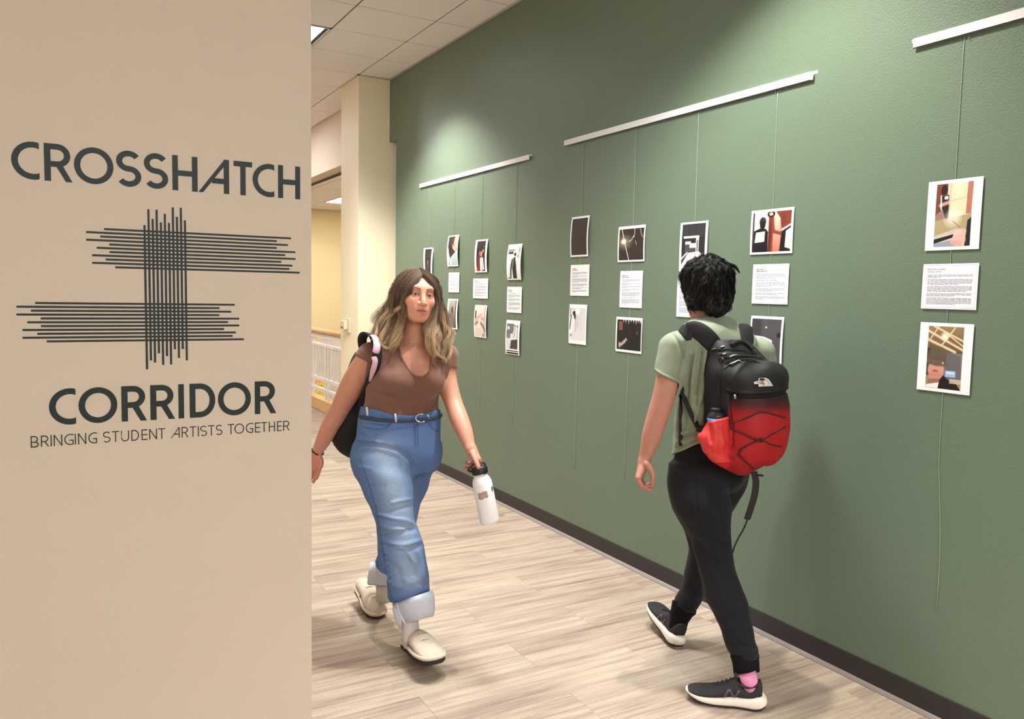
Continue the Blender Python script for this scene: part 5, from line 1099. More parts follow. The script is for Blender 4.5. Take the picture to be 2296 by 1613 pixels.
lm = LMB(); lm.tube([u(862, 1290, 0.33), u(861, 1320, 0.34), u(862, 1345, 0.35)], [0.038, 0.038, 0.04], 18); lm.done('sock', M['sock'], woman)
# hair: a base volume plus strands
fq = grid_for(WF, 835, 600, 1030, 825, -0.14, 0.16, 0.003)
hc = lambda x, y, z: HO+HQ@np.array([x, y, z])
fq.ell(hc(0, 0.030, -0.022), (0.077, 0.080, 0.091), 0.01, rot=HQ)
fq.chain([u(905, 650, 0.00), u(885, 690, 0.02), u(868, 735, 0.02)], [0.045, 0.042, 0.03], 0.02); fq.chain([u(980, 672, 0.06), u(988, 720, 0.03), u(992, 775, 0.0)], [0.018, 0.032, 0.026], 0.02); fq.chain([u(930, 650, 0.09), u(925, 740, 0.09)], [0.06, 0.05], 0.03)
Lf = lambda x, y, z: ((x-HO[0])*HQ[0, 2]+(y-HO[1])*HQ[1, 2]+(z-HO[2])*HQ[2, 2], (x-HO[0])*HQ[0, 1]+(y-HO[1])*HQ[1, 1]+(z-HO[2])*HQ[2, 1])
fq.ell(hc(0, -0.035, 0.075), (0.066, 0.130, 0.078), 0.012, 'sub', HQ); fq.ell(hc(0.0, -0.15, 0.06), (0.062, 0.10, 0.07), 0.01, 'sub', HQ)
V, F = fq.mesh(); V = relax(V, F, 3, 0.5)
def hcol(V):
    x, y = to_px(V); t = np.clip((y-650)/120, 0, 1)[:, None]; return np.array(lin((84, 67, 55)))*(1-t)+np.array(lin((96, 75, 58)))*t
put_mesh('hair_base', V, F, M['hair'], woman, hcol(V))
rg = np.random.default_rng(11)
PL = [hc(-0.004, 0.086, 0.056), hc(-0.006, 0.103, 0.030), hc(-0.006, 0.110, -0.005), hc(-0.004, 0.106, -0.04), hc(0, 0.092, -0.075)]   # parting
part = catmull(PL, 6)
IL = [(927, 638, -0.10), (913, 664, -0.10), (909, 690, -0.092), (905, 716, -0.092), (897, 745, -0.105), (888, 770, -0.118), (880, 790, -0.120)]
OL = [(898, 620, 0.0), (880, 650, 0.02), (871, 680, 0.03), (856, 706, 0.03), (843, 728, 0.0), (836, 750, -0.03), (846, 776, -0.07)]
IR = [(966, 640, -0.055), (979, 668, -0.03), (974, 700, -0.035), (960, 728, -0.06), (957, 755, -0.09), (963, 782, -0.115), (975, 800, -0.122)]
OR = [(972, 626, 0.02), (985, 652, 0.05), (987, 682, 0.05), (1000, 708, 0.04), (1011, 738, 0.02), (1016, 770, -0.01), (1006, 804, -0.05)]
BK = lambda s: [(905+50*s, 625, 0.10), (890+70*s, 665, 0.12), (882+90*s, 705, 0.12), (875+105*s, 745, 0.11), (870+115*s, 780, 0.10), (868+118*s, 800, 0.10)]
G = []
root, mid, tip = np.array(lin((98, 80, 67))), np.array(lin((122, 97, 77))), np.array(lin((198, 166, 128)))
def push(P, r=(0.083, 0.084, 0.100), c=(0, 0.027, -0.014)):
    L = (P-HO)@HQ; d = (L-np.array(c))/np.array(r); q = np.linalg.norm(d, axis=1)
    k = np.where((q < 1) & (L[:, 1] > -0.05), 1/np.maximum(q, 0.2), 1.0)[:, None]; L = np.array(c)+(L-np.array(c))*k
    return HO+L@HQ.T
def lock(path, s, layer, bl, seed, n=16, amp0=0.011, sp=(0.010, 0.010, 0.012, 0.010, 0.004), start=None):
    P = np.array([u(*q) for q in path]); p0 = part[min(len(part)-1, int(start*len(part)))] if start is not None else P[0]
    P = catmull(np.vstack([p0, P]), 4); k = len(P); q = np.linspace(0, 1, k)
    P = push(P)
    amp = amp0*np.clip((q-0.40)/0.35, 0, 1); ph = seed; P = P+np.stack([amp*np.sin(q*15+ph), 0.4*amp*np.cos(q*13+ph), amp*np.cos(q*15+ph)], 1)
    b = np.clip((q-bl)/0.42, 0, 1)[:, None]; m_ = np.clip(q/0.45, 0, 1)[:, None]
    col = (root*(1-m_)+mid*m_)*(1-b)+tip*b
    G.append(dict(P=P, n=n, spread=sp, rad=np.full(k, 0.00062), col=col*layer, frizz=0.003, flat=0.8))
for i in range(120):
    s = rg.uniform(0, 1); d = rg.uniform(-0.012, 0.03); lf = i % 2 == 0; A, B = (IL, OL) if lf else (IR, OR)
    j = rg.normal(0, 2.5, (7, 2)); e = rg.uniform(0.85, 1.08)
    path = [(a[0]+(b[0]-a[0])*s+jj[0], 620+(a[1]+(b[1]-a[1])*s-620)*e+jj[1], a[2]+(b[2]-a[2])*s**0.8+d) for a, b, jj in zip(A, B, j)]
    lock(path, s, rg.uniform(0.75, 1.15)*(1.0 if lf else 0.9), rg.uniform(0.42, 0.72), rg.uniform(0, 6.28), 30, amp0=rg.uniform(0.005, 0.014), start=min(0.95, 0.05+0.8*s*rg.uniform(0.6, 1.1)))
for i in range(44):
    s = rg.uniform(0, 0.16); A, B = (IL, OL) if i % 2 == 0 else (IR, OR); j = rg.normal(0, 1.2, (7, 2))
    lock([(a[0]+(b[0]-a[0])*s+jj[0], a[1]+(b[1]-a[1])*s+jj[1], a[2]+(b[2]-a[2])*s-0.004) for a, b, jj in zip(A, B, j)], s, rg.uniform(0.8, 1.2), rg.uniform(0.3, 0.6), rg.uniform(0, 6.28), 22, amp0=rg.uniform(0.003, 0.010), start=rg.uniform(0.0, 0.25))
for i in range(22):
    s = (i+0.5)/22; lock([(a+rg.normal(0, 3), b, c+rg.normal(0, 0.012)) for a, b, c in BK(s)], s, 0.7, 0.6, rg.uniform(0, 6.28), 16, sp=(0.008, 0.014, 0.016, 0.014, 0.006), start=0.9)
for P, bl in (([(884, 640, -0.02), (872, 680, -0.01), (866, 700, -0.03), (852, 720, -0.05), (838, 748, -0.09), (824, 772, -0.11)], 0.35), ([(890, 640, -0.03), (880, 690, -0.04), (868, 730, -0.08), (856, 752, -0.11), (866, 778, -0.13), (882, 776, -0.14), (890, 766, -0.14)], 0.3), ([(925, 650, -0.09), (912, 682, -0.09), (896, 690, -0.08), (880, 704, -0.06), (862, 716, -0.05)], 0.15), ([(976, 650, -0.03), (986, 690, 0.0), (998, 720, 0.0), (1012, 742, 0.0), (1018, 756, 0.01)], 0.4), ([(975, 650, -0.04), (978, 700, -0.05), (972, 740, -0.09), (978, 780, -0.13), (992, 806, -0.13), (1000, 818, -0.12)], 0.3), ([(978, 650, -0.03), (990, 700, -0.02), (1000, 740, -0.04), (1008, 780, -0.05), (1000, 812, -0.08)], 0.35)):
    lock(P, 0, 1.1, bl, 1.0, 22, sp=(0.003, 0.007, 0.008, 0.007, 0.002), start=0.3)
hair_mesh('hair', G, M['hair'], woman, rg)
# ---------------------------------------------------------------- her backpack and bottle
bag = empty('backpack', to_world(u(800, 1026, 0.16))); tag(bag, 'plain black backpack with pink strap behind the long haired person', 'backpack')
fbk = grid_for(WF, 725, 765, 905, 1045, 0.02, 0.36, 0.005)
fbk.loft([station(WF, *q) for q in ((790, 800, 860, 0.8, 0.185, YAWW, 2.6), (820, 785, 870, 0.8, 0.19, YAWW, 2.8), (870, 770, 872, 0.8, 0.195, YAWW, 3.0), (940, 752, 868, 0.85, 0.20, YAWW, 3.0), (985, 747, 862, 0.85, 0.20, YAWW, 2.8), (1012, 762, 855, 0.75, 0.195, YAWW, 2.4), (1026, 785, 845, 0.6, 0.19, YAWW, 2.2))], 0.01, rnd=0.01)
V, F = fbk.mesh(); V = relax(V, F, 3, 0.5); N = vnormals(V, F); V = V+N*(sines(V, [(5, 0.003), (14, 0.0015)], 2))[:, None]
put_mesh('pack_body', V, F, M['nylon'], bag)
ST = catmull([u(818, 800, 0.11), u(812, 762, 0.05), u(822, 748, -0.02), u(838, 760, -0.085), (u(846, 790, -0.125)), u(843, 815, -0.130), u(835, 842, -0.115), u(826, 866, -0.07), u(815, 900, 0.02), u(806, 950, 0.10)], 5)
LMB().tube(ST, 0.020, 10, flat=((0.85, -0.3, 0.4), 0.22)).done('shoulder_strap', M['nylon'], bag)
LMB().tube(catmull([u(836, 752, -0.075), u(843, 762, -0.118), u(845, 778, -0.139), u(842, 793, -0.145)], 4), [0.006]+[0.0155]*11+[0.007], 10, flat=((0.9, -0.2, 0.4), 0.35)).done('pink_scarf', M['pink'], bag)
LMB().tube(catmull([u(838, 800, -0.145), u(841, 812, -0.147), u(836, 832, -0.139), u(829, 856, -0.10)], 4), [0.012]*9+[0.010, 0.008, 0.006, 0.004], 10, flat=((0.9, -0.2, 0.4), 0.3)).done('pink_scarf', M['pink'], bag)
LMB().tube([u(781, 924, 0.11), u(777, 932, 0.115)], 0.008, 8).done('pink_tab', M['pink'], bag)
bottle = empty('water_bottle', to_world(u(1099, 1174, -0.21))); tag(bottle, 'white steel water bottle with black lid in her hand', 'bottle')
b0, b1 = u(1099, 1173, -0.205), u(1078, 1068, -0.190); ax = nrm(b1-b0); L = np.linalg.norm(b1-b0); R = 0.0405
LMB().lathe([(0.0, 0), (R*0.86, 0), (R*0.96, 0.004), (R, 0.012), (R, L-0.036), (R*0.97, L-0.022), (R*0.84, L-0.008), (R*0.70, L-0.001), (R*0.70, L+0.006), (0, L+0.006)], b0, ax, 40).done('bottle_body', mat('white_powder_coat', (232, 230, 232), 0.45, 0.1, 900), bottle)
LMB().lathe([(R*0.705, L+0.0062), (R*0.73, L+0.0062), (R*0.73, L+0.0105), (0, L+0.0105)], b0, ax, 32).done('steel_ring', M['chrome'], bottle)
LMB().lathe([(R*0.80, L+0.0107), (R*0.82, L+0.014), (R*0.82, L+0.034), (R*0.74, L+0.040), (0, L+0.041)], b0, ax, 32).done('lid', M['black'], bottle)
t_ = b0+ax*(L+0.036); sx = nrm(np.cross(ax, [0, 0, 1])); sx = sx if sx[0] > 0 else -sx; fz = np.cross(ax, sx)
LMB().tube(catmull([t_+sx*0.028, t_+sx*0.022+ax*0.016, t_-sx*0.005+ax*0.022, t_-sx*0.028+ax*0.012, t_-sx*0.046-ax*0.002, t_-sx*0.034-ax*0.014], 5), 0.0065, 10, flat=(fz, 0.55)).done('lid_handle', M['black'], bottle)
st = mat('worn_sticker', (168, 140, 134), 0.6, var=0.3, vscale=90); sg = mat('grey_sticker', (112, 108, 110), 0.6)
def patch(ca, w, h0, hgt, m, name, pts=None):
    lm = LMB(); A_ = -sx; B_ = fz if fz[2] < 0 else -fz; th = np.linspace(-w, w, 9)
    Rr = R+0.0007; rows = []
    for j, v in enumerate(np.linspace(0, 1, 6)):
        e = 0.72+0.28*math.sin(PI*v)+0.1*math.sin(9*v); rows.append([b0+ax*(h0+hgt*v+0.003*math.sin(3*q/w))+Rr*(math.cos(ca+q*e)*B_-math.sin(ca+q*e)*A_) for q in th])
    V = np.array(rows).reshape(-1, 3); lm.add(V, [[i*9+j, i*9+j+1, i*9+10+j, i*9+9+j] for i in range(5) for j in range(8)]); lm.done(name, m, bottle)
patch(-0.12, 0.55, 0.108, 0.028, st, 'sticker'); patch(1.15, 0.22, 0.130, 0.018, sg, 'sticker')
# ---------------------------------------------------------------- the man with the red and black pack
M['tee'] = mat('sage_tee', (136, 146, 126), 0.9, 0.25, 900, 0.06, 25, sheen=0.1, spec=0.15, bdist=0.0006)
M['jogger'] = mat('black_jogger', (18, 19, 24), 0.85, 0.25, 700, 0.15, 20, spec=0.25, sheen=0.05, bdist=0.0006)
M['rib'] = mat('black_rib', (16, 16, 19), 0.9, 0.4, 500, spec=0.2)
M['mesh'] = mat('black_knit_upper', (44, 42, 42), 0.8, 0.3, 900, 0.12, 60, spec=0.3, bdist=0.0006)
M['foam'] = mat('white_foam', (232, 222, 208), 0.6, 0.15, 60); M['psock'] = mat('pink_sock', (214, 134, 172), 0.9, 0.3, 500, 0.1, 60)
M['pack'] = mat('pack_fabric', attr=True, rough=0.62, bump=0.25, bscale=600, var=0.06, vscale=16, spec=0.35, bdist=0.0006)
M['red'] = mat('red_ripstop', (206, 44, 42), 0.5, 0.25, 60, 0.08, 12, spec=0.4); M['web'] = mat('black_webbing', (20, 20, 21), 0.75, 0.3, 500)
M['silver'] = mat('silver_patch', (214, 206, 198), 0.5); M['cordm'] = mat('maroon_cord', (58, 12, 16), 0.7)
MF = Figure((2.35, 2.46, 0.0)); u = MF.u; mpp = MF.px(900); YM = 0.756
man = empty('person', (2.35, 2.46, 0.0)); tag(man, 'dark haired person in sage shirt and black joggers walking away', 'person')
SD = np.array([math.cos(YM), 0, math.sin(YM)]); NB = np.array([math.sin(YM), 0, -math.cos(YM)])    # his right side, out of his back
HQ2 = frame_axes(-156, 0, -6); HO2 = u(1583, 648, 0.0)
def m_torso(f, grow=0.0, k=0.02):
    f.loft([station(MF, *q) for q in ((710, 1566, 1630, 0.85, 0.01, YM), (722, 1545, 1652, 0.6, 0.005, YM), (736, 1526, 1680, 0.5, 0, YM), (755, 1514, 1702, 0.47, 0, YM), (790, 1514, 1706, 0.50, 0, YM), (830, 1519, 1700, 0.55, 0, YM), (870, 1523, 1692, 0.58, 0, YM), (905, 1519, 1686, 0.60, 0, YM), (945, 1513, 1682, 0.62, 0, YM), (980, 1510, 1680, 0.64, 0, YM), (1030, 1506, 1680, 0.66, 0, YM))], k, grow=grow, rnd=0.02)
AL = ([u(1508, 782, -0.12), u(1500, 830, -0.125), u(1491, 880, -0.125), u(1474, 936, -0.115), u(1462, 975, -0.105), u(1453, 1006, -0.10), u(1445, 1032, -0.10)], [0.043, 0.045, 0.0455, 0.0425, 0.040, 0.032, 0.0235])
AR = ([u(1704, 790, 0.13), u(1712, 850, 0.16), u(1708, 930, 0.20), u(1690, 985, 0.14), u(1676, 1040, 0.08)], [0.05, 0.045, 0.04, 0.037, 0.024])
def m_body(f):
    m_torso(f, -0.022); f.chain(*AL, k=0.02); f.chain(*AR, k=0.02)
    f.cap(u(1590, 730, 0.01), u(1589, 672, 0.01), 0.060, 0.058, 0.03)
    head_field(f, HO2, HQ2, 1.02)
    f.chain([u(1566, 1056, -0.06), u(1580, 1150, -0.12), u(1602, 1230, -0.15), u(1628, 1350, -0.21), u(1668, 1500, -0.26)], [0.055, 0.05, 0.045, 0.04, 0.032], 0.02)
    f.chain([u(1630, 1050, 0.06), u(1600, 1150, 0.13), u(1575, 1230, 0.17), u(1548, 1330, 0.21), u(1524, 1405, 0.23)], [0.055, 0.05, 0.040, 0.030, 0.018], 0.02)
    wr = u(1445, 1033, -0.10); kn = [u(1431, 1071, -0.135), u(1431, 1073, -0.112), u(1433, 1074, -0.090), u(1437, 1072, -0.070)]
    for p, r in zip(kn, (0.0125, 0.0125, 0.012, 0.0105)): f.cap(wr, p, 0.019, r, 0.012)
    for p, J, r in ((kn[0], ((1437, 1088, -0.135), (1447, 1092, -0.120), (1457, 1088, -0.108)), 0.0078), (kn[1], ((1438, 1091, -0.108), (1450, 1096, -0.098), (1461, 1100, -0.092)), 0.0080), (kn[2], ((1441, 1090, -0.086), (1451, 1094, -0.082), (1460, 1092, -0.085)), 0.0076), (kn[3], ((1444, 1086, -0.068), (1452, 1088, -0.066), (1458, 1084, -0.070)), 0.0068)): f.chain([p]+[u(*j) for j in J], [r*1.25, r*1.05, r, r*0.85], 0.003)
    f.chain([u(1451, 1042, -0.125), u(1461, 1056, -0.135), u(1464, 1072, -0.130), u(1462, 1087, -0.118)], [0.016, 0.0125, 0.0098, 0.0082], 0.008)
fb = grid_for(MF, 1408, 690, 1740, 1520, -0.34, 0.40, 0.0042); m_body(fb)
a, b = u(1500, 712, -0.17), u(1665, 565, 0.17); hlo, hhi = np.minimum(a, b), np.maximum(a, b); fh = Field(hlo-0.004, hhi+0.004, 0.0024); m_body(fh)
A_ = [u(x, y, z) for x in (1412, 1476) for y in (1034, 1112) for z in (-0.17, -0.03)]; l0, l1 = np.min(A_, 0), np.max(A_, 0); fl_ = Field(l0-0.004, l1+0.004, 0.002); m_body(fl_)
def mcols(V):
    C = face_cols(V, HO2, HQ2, 1.02, (190, 138, 118), lip=(160, 96, 90), brow=(24, 18, 18), lash=(20, 16, 16))
    x, y = to_px(V); k = np.clip((y-840)/160, 0, 1)[:, None]*0.5; C = C*(1-k)+np.array(lin((180, 120, 104)))*k
    return C
body_mesh('body', man, [(fh, hlo, hhi), (fl_, l0, l1), (fb, None, None)], M['skin'], mcols)
eyes(man, HO2, HQ2, 1.02, (40, 28, 22))
# shirt
ft = grid_for(MF, 1440, 690, 1760, 1045, -0.26, 0.26, 0.0036); m_torso(ft, 0.012, 0.02)
ft.chain([u(1512, 778, -0.118), u(1503, 820, -0.125), u(1492, 868, -0.127)], [0.060, 0.060, 0.062], 0.03); ft.chain([AR[0][0], AR[0][1]], [0.060, 0.058], 0.03)
cut_poly(ft, [(1400, 690), (1800, 690), (1800, 850), (1702, 850), (1700, 1005), (1620, 1000), (1568, 994), (1530, 1012), (1503, 1022), (1480, 1024), (1507, 950), (1522, 872), (1523, 860), (1498, 851), (1480, 842), (1466, 830), (1440, 820)], True, mpp)
cut_poly(ft, [(1540, 690), (1554, 716), (1575, 709), (1600, 704), (1626, 700), (1640, 690)], False, mpp)
V, F = ft.mesh(); V = relax(V, F, 2, 0.4); N = vnormals(V, F)
V = folds(V, N, [(p_, w_, h_*1.6) for p_, w_, h_ in [([(1562, 785), (1556, 820), (1552, 860)], 4, 0.006), ([(1572, 782), (1566, 830), (1560, 880)], 4, -0.007), ([(1581, 790), (1574, 850), (1566, 905)], 4, 0.007), ([(1549, 800), (1544, 850), (1540, 890)], 4, -0.005), ([(1582, 845), (1572, 900), (1561, 940), (1556, 960)], 4, 0.008), ([(1574, 905), (1566, 930), (1560, 955)], 4, -0.006), ([(1535, 770), (1530, 810), (1526, 850)], 4, -0.004), ([(1508, 748), (1522, 770), (1533, 800)], 3.5, -0.006), ([(1522, 975), (1545, 965), (1575, 957)], 3, 0.006), ([(1518, 984), (1545, 975), (1575, 968)], 3, -0.006), ([(1515, 995), (1545, 985), (1575, 977)], 3, 0.005), ([(1512, 1006), (1540, 996), (1566, 984)], 3, -0.004), ([(1556, 719), (1580, 714), (1605, 710), (1628, 706)], 1.8, -0.004), ([(1468, 828), (1482, 838), (1500, 847), (1522, 856)], 1.8, 0.003), ([(1524, 900), (1519, 950), (1516, 1000)], 4, 0.004), ([(1540, 900), (1535, 950)], 6, -0.004), ([(1600, 730), (1612, 745)], 8, 0.002)]], mpp)
V = V+N*sines(V, [(6, 0.002), (15, 0.001)], 8)[:, None]
put_mesh('tee_shirt', V, F, M['tee'], man)
# joggers
fj = grid_for(MF, 1470, 980, 1730, 1500, -0.38, 0.38, 0.004)
fj.loft([station(MF, *q) for q in ((985, 1512, 1678, 0.66, 0, YM), (1031, 1505, 1682, 0.68, 0, YM), (1060, 1501, 1681, 0.70, 0, YM), (1086, 1499, 1674, 0.66, 0, YM), (1105, 1505, 1662, 0.5, 0, YM))], 0.02, rnd=0.02)
fj.loft([station(MF, *q) for q in ((1040, 1502, 1612, 1, -0.07), (1086, 1497, 1626, 1, -0.09), (1122, 1503, 1638, 1, -0.11), (1163, 1522, 1636, 1, -0.13), (1203, 1545, 1638, 1, -0.145), (1247, 1558, 1643, 1, -0.165), (1291, 1569, 1655, 1, -0.185), (1338, 1582, 1671, 1, -0.21), (1393, 1608, 1684, 1, -0.24), (1441, 1625, 1694, 1, -0.26), (1462, 1632, 1700, 1, -0.265), (1474, 1640, 1698, 1, -0.265))], 0.03, rnd=0.008)
fj.loft([station(MF, *q) for q in ((1040, 1588, 1681, 1, 0.07), (1086, 1573, 1673, 1, 0.10), (1122, 1556, 1656, 1, 0.12), (1163, 1530, 1628, 1, 0.14), (1203, 1538, 1616, 1, 0.16), (1240, 1543, 1608, 1, 0.175), (1283, 1534, 1594, 1, 0.195), (1323, 1525, 1581, 1, 0.215), (1349, 1513, 1571, 1, 0.225), (1368, 1514, 1560, 1, 0.23))], 0.02, rnd=0.008)
V, F = fj.mesh(); V = relax(V, F, 2, 0.4); N = vnormals(V, F)
V = folds(V, N, [([(1578, 1176), (1600, 1182), (1630, 1192)], 4, 0.006), ([(1574, 1192), (1595, 1206), (1625, 1222)], 4, -0.007), ([(1570, 1205), (1590, 1225), (1612, 1250)], 4, 0.007), ([(1572, 1225), (1590, 1246), (1605, 1262)], 4, -0.006), ([(1510, 1130), (1530, 1160), (1550, 1195)], 5, 0.005), ([(1520, 1120), (1548, 1150), (1562, 1165)], 5, -0.005), ([(1560, 1060), (1561, 1120), (1568, 1170)], 2.5, -0.005), ([(1515, 1050), (1540, 1060), (1560, 1062)], 6, 0.004), ([(1600, 1290), (1620, 1330)], 8, 0.004), ([(1610, 1395), (1640, 1410), (1680, 1400)], 5, 0.003), ([(1630, 1455), (1660, 1462), (1698, 1452)], 5, 0.006), ([(1640, 1440), (1670, 1448)], 5, -0.004), ([(1512, 1349), (1530, 1362), (1556, 1372)], 4, 0.006), ([(1525, 1320), (1545, 1340), (1565, 1350)], 5, -0.004)], mpp)
V = V+N*sines(V, [(6, 0.0025), (13, 0.0012)], 9)[:, None]
put_mesh('joggers', V, F, M['jogger'], man)
def mring(cx, cy, hw, hd, slope, dz, n=36):
    t = np.arange(n)*2*PI/n; return np.array([u(cx+hw*math.cos(q), cy+slope*hw*math.cos(q), dz+hd*math.sin(q)) for q in t])
lm = LMB(); lm.rings([mring(1669, 1464, 31, 0.052, -0.02, -0.265), mring(1670, 1472, 33, 0.056, -0.02, -0.265), mring(1671, 1479, 31, 0.052, -0.03, -0.265), mring(1673, 1492, 30, 0.05, -0.05, -0.265), mring(1674, 1508, 29.5, 0.05, -0.08, -0.265), mring(1674, 1511, 27, 0.045, -0.08, -0.265)], 0, False, True); lm.done('ankle_cuff', M['rib'], man)
lm = LMB(); lm.rings([mring(1535, 1358, 27, 0.048, 0.48, 0.23), mring(1533, 1366, 27, 0.05, 0.46, 0.23), mring(1528, 1376, 24, 0.045, 0.36, 0.23), mring(1522, 1394, 21, 0.042, 0.2, 0.232), mring(1519, 1412, 20, 0.042, 0.14, 0.235), mring(1519, 1415, 18, 0.036, 0.14, 0.235)], 0, False, True); lm.done('ankle_cuff', M['rib'], man)
# running shoes
UP = [(-0.005, 0, 0.07, 0.15, 0.32, 2.2), (0.02, 0, 0.105, 0.13, 0.385, 2.2), (0.06, 0, 0.118, 0.13, 0.375, 2.3), (0.11, 0, 0.125, 0.12, 0.300, 2.4), (0.18, 0, 0.13, 0.12, 0.275, 2.4), (0.26, 0, 0.13, 0.11, 0.300, 2.3), (0.34, 0, 0.135, 0.10, 0.375, 2.0), (0.40, 0, 0.14, 0.10, 0.345, 2.0), (0.5, 0.004, 0.155, 0.09, 0.285, 2.0), (0.62, 0.008, 0.172, 0.085, 0.238, 2.0), (0.75, 0.01, 0.178, 0.085, 0.205, 2.1), (0.87, 0.006, 0.16, 0.09, 0.19, 2.1), (0.95, 0, 0.115, 0.10, 0.172, 2.1), (0.99, 0, 0.05, 0.11, 0.15, 2)]
MID = [(-0.075, 0, 0.04, 0.085, 0.13, 2.4), (-0.05, 0, 0.095, 0.05, 0.165, 3), (0.0, 0, 0.135, 0.018, 0.195, 3.2), (0.08, 0, 0.15, 0.0, 0.19, 3.4), (0.2, 0, 0.148, 0.004, 0.165, 3.4), (0.35, 0, 0.145, 0.008, 0.150, 3.4), (0.5, 0.004, 0.165, 0.010, 0.145, 3.4), (0.65, 0.008, 0.185, 0.018, 0.145, 3.4), (0.8, 0.01, 0.185, 0.040, 0.145, 3.2), (0.91, 0.004, 0.15, 0.068, 0.15, 3), (0.98, 0, 0.085, 0.092, 0.155, 2.6), (1.01, 0, 0.03, 0.11, 0.15, 2.2)]
def runner(heel, toe, up, L, side):
    fr = shoe_frame(heel, toe, up, L); H, A, _ = fr
    P = lambda x, y, z: H+L*(A@np.array([x, y, z]))
    fl = lambda rows: [(x, y*side, w, a, b, e) for x, y, w, a, b, e in rows]
    def up_(rows, k=4):
        R = np.array(rows); return [tuple(q) for q in catmull(R, k)]
    w = wmesh(man); w.rings(place(shoe_rings(up_(fl(UP))), fr)); w.done('shoe_upper', M['mesh'])
    w = wmesh(man); w.rings(place(shoe_rings(up_(fl(MID))), fr)); w.done('midsole', M['foam'])
    w = wmesh(man); w.rings(place(shoe_rings([(x, y, q*0.93, a-0.012, a+0.03, 4) for x, y, q, a, b, e in fl(MID)[1:-1]]), fr)); w.done('outsole', M['rubber'])
    w = wmesh(man); w.tube([P(0.20-0.17*math.cos(t), 0.105*math.sin(t), 0.305+0.055*math.cos(t)**2*(1 if math.cos(t) > 0 else 0.8)) for t in np.linspace(0, 2*PI, 33)], 0.0055, 8); w.done('collar', M['mesh'])
    w = wmesh(man); w.tube([P(0.33, 0, 0.33), P(0.345, 0, 0.40), P(0.335, 0, 0.44)], 0.02, 10, flat=(A[:, 1], 0.35)); w.done('tongue', M['mesh'])
    w = wmesh(man)
    for k in range(5):
        x = 0.40+0.055*k; z = 0.345-0.42*(x-0.40)*1.15; w.tube([P(x-0.01, 0.075, z-0.05), P(x, 0.03, z+0.006), P(x+0.012, -0.03, z+0.004), P(x+0.02, -0.075, z-0.052)], 0.0026, 6)
    w.done('laces', M['web'])
    def lat(x, z, off=0.004):
        R = np.array(UP); r = [np.interp(x, R[:, 0], R[:, i]) for i in range(6)]; zc, hz = (r[3]+r[4])/2, (r[4]-r[3])/2
        t = min(0.98, abs((z-zc)/hz)); return P(x, r[2]*(1-t**r[5])**(1/r[5])+off+r[1]*side, z)
    for s in (1, -1):
        w = wmesh(man)
        for a, b in (((0.50, 0.155), (0.43, 0.265)), ((0.43, 0.262), (0.36, 0.15)), ((0.36, 0.152), (0.30, 0.262))):
            pts = [lat(a[0]+(b[0]-a[0])*t, a[1]+(b[1]-a[1])*t) for t in np.linspace(0, 1, 6)]
            if s < 0: pts = [p-2*L*((p-H)@A[:, 1]/L)*A[:, 1] for p in pts]
            w.tube(pts, 0.0052, 6, flat=(A[:, 0], 0.4))
        w.done('side_letter', M['lgrey'] if 'lgrey' in M else M.setdefault('lgrey', mat('charcoal_overlay', (70, 70, 68), 0.5)))
    return P
g0 = lambda px, py: unproject(px, py, 2, 0.0)
h_, t_ = g0(1712, 1589), g0(1572, 1570); d_ = nrm(t_-h_)
P1 = runner(h_+np.array([0, 0, 0.002])+d_*0.01, d_, (0, 0, 1), 0.283, 1)
c = P1(0.16, 0, 0.28)
w = wmesh(man); w.tube([P1(0.15, 0, 0.22), P1(0.165, 0, 0.34), P1(0.20, 0, 0.46)], [0.032, 0.033, 0.034], 18); w.done('sock', M['psock'])
hp = g0(1517, 1452); P2 = runner(hp+np.array([0, 0, 0.006]), (0.07, 0.27, 0.062), (0.10, -0.2, 1), 0.287, -1)
w = wmesh(man); w.tube([P2(0.15, 0, 0.2), P2(0.17, 0, 0.36), P2(0.19, 0, 0.46)], 0.036, 16); w.done('sock', M['rib'])
# hair: dark cap and short loose strands
hc = lambda p: HO2+HQ2@np.array(p)
fq = grid_for(MF, 1500, 560, 1665, 715, -0.18, 0.18, 0.003)
fq.ell(hc((0, 0.030, -0.012)), (0.094, 0.096, 0.108), 0.01, rot=HQ2); fq.ell(hc((0, -0.03, -0.045)), (0.080, 0.062, 0.066), 0.03, rot=HQ2)
fq.ell(hc((0.066, -0.035, -0.010)), (0.026, 0.062, 0.050), 0.02, rot=HQ2); fq.ell(hc((-0.066, -0.035, -0.010)), (0.024, 0.062, 0.045), 0.02, rot=HQ2); fq.ell(hc((0, -0.075, -0.060)), (0.062, 0.05, 0.045), 0.02, rot=HQ2)
fq.ell(hc((0, -0.07, 0.135)), (0.070, 0.11, 0.110), 0.01, 'sub', HQ2)
V, F = fq.mesh(); V = relax(V, F, 2, 0.5); N = vnormals(V, F); V = V+N*sines(V, [(22, 0.004), (45, 0.002)], 4)[:, None]
M['hairk'] = mat('black_hair', attr=True, rough=0.55, spec=0.3)
put_mesh('hair_base', V, F, M['hairk'], man, np.tile(np.array(lin((14, 12, 12))), (len(V), 1)))
rg = np.random.default_rng(5); G = []
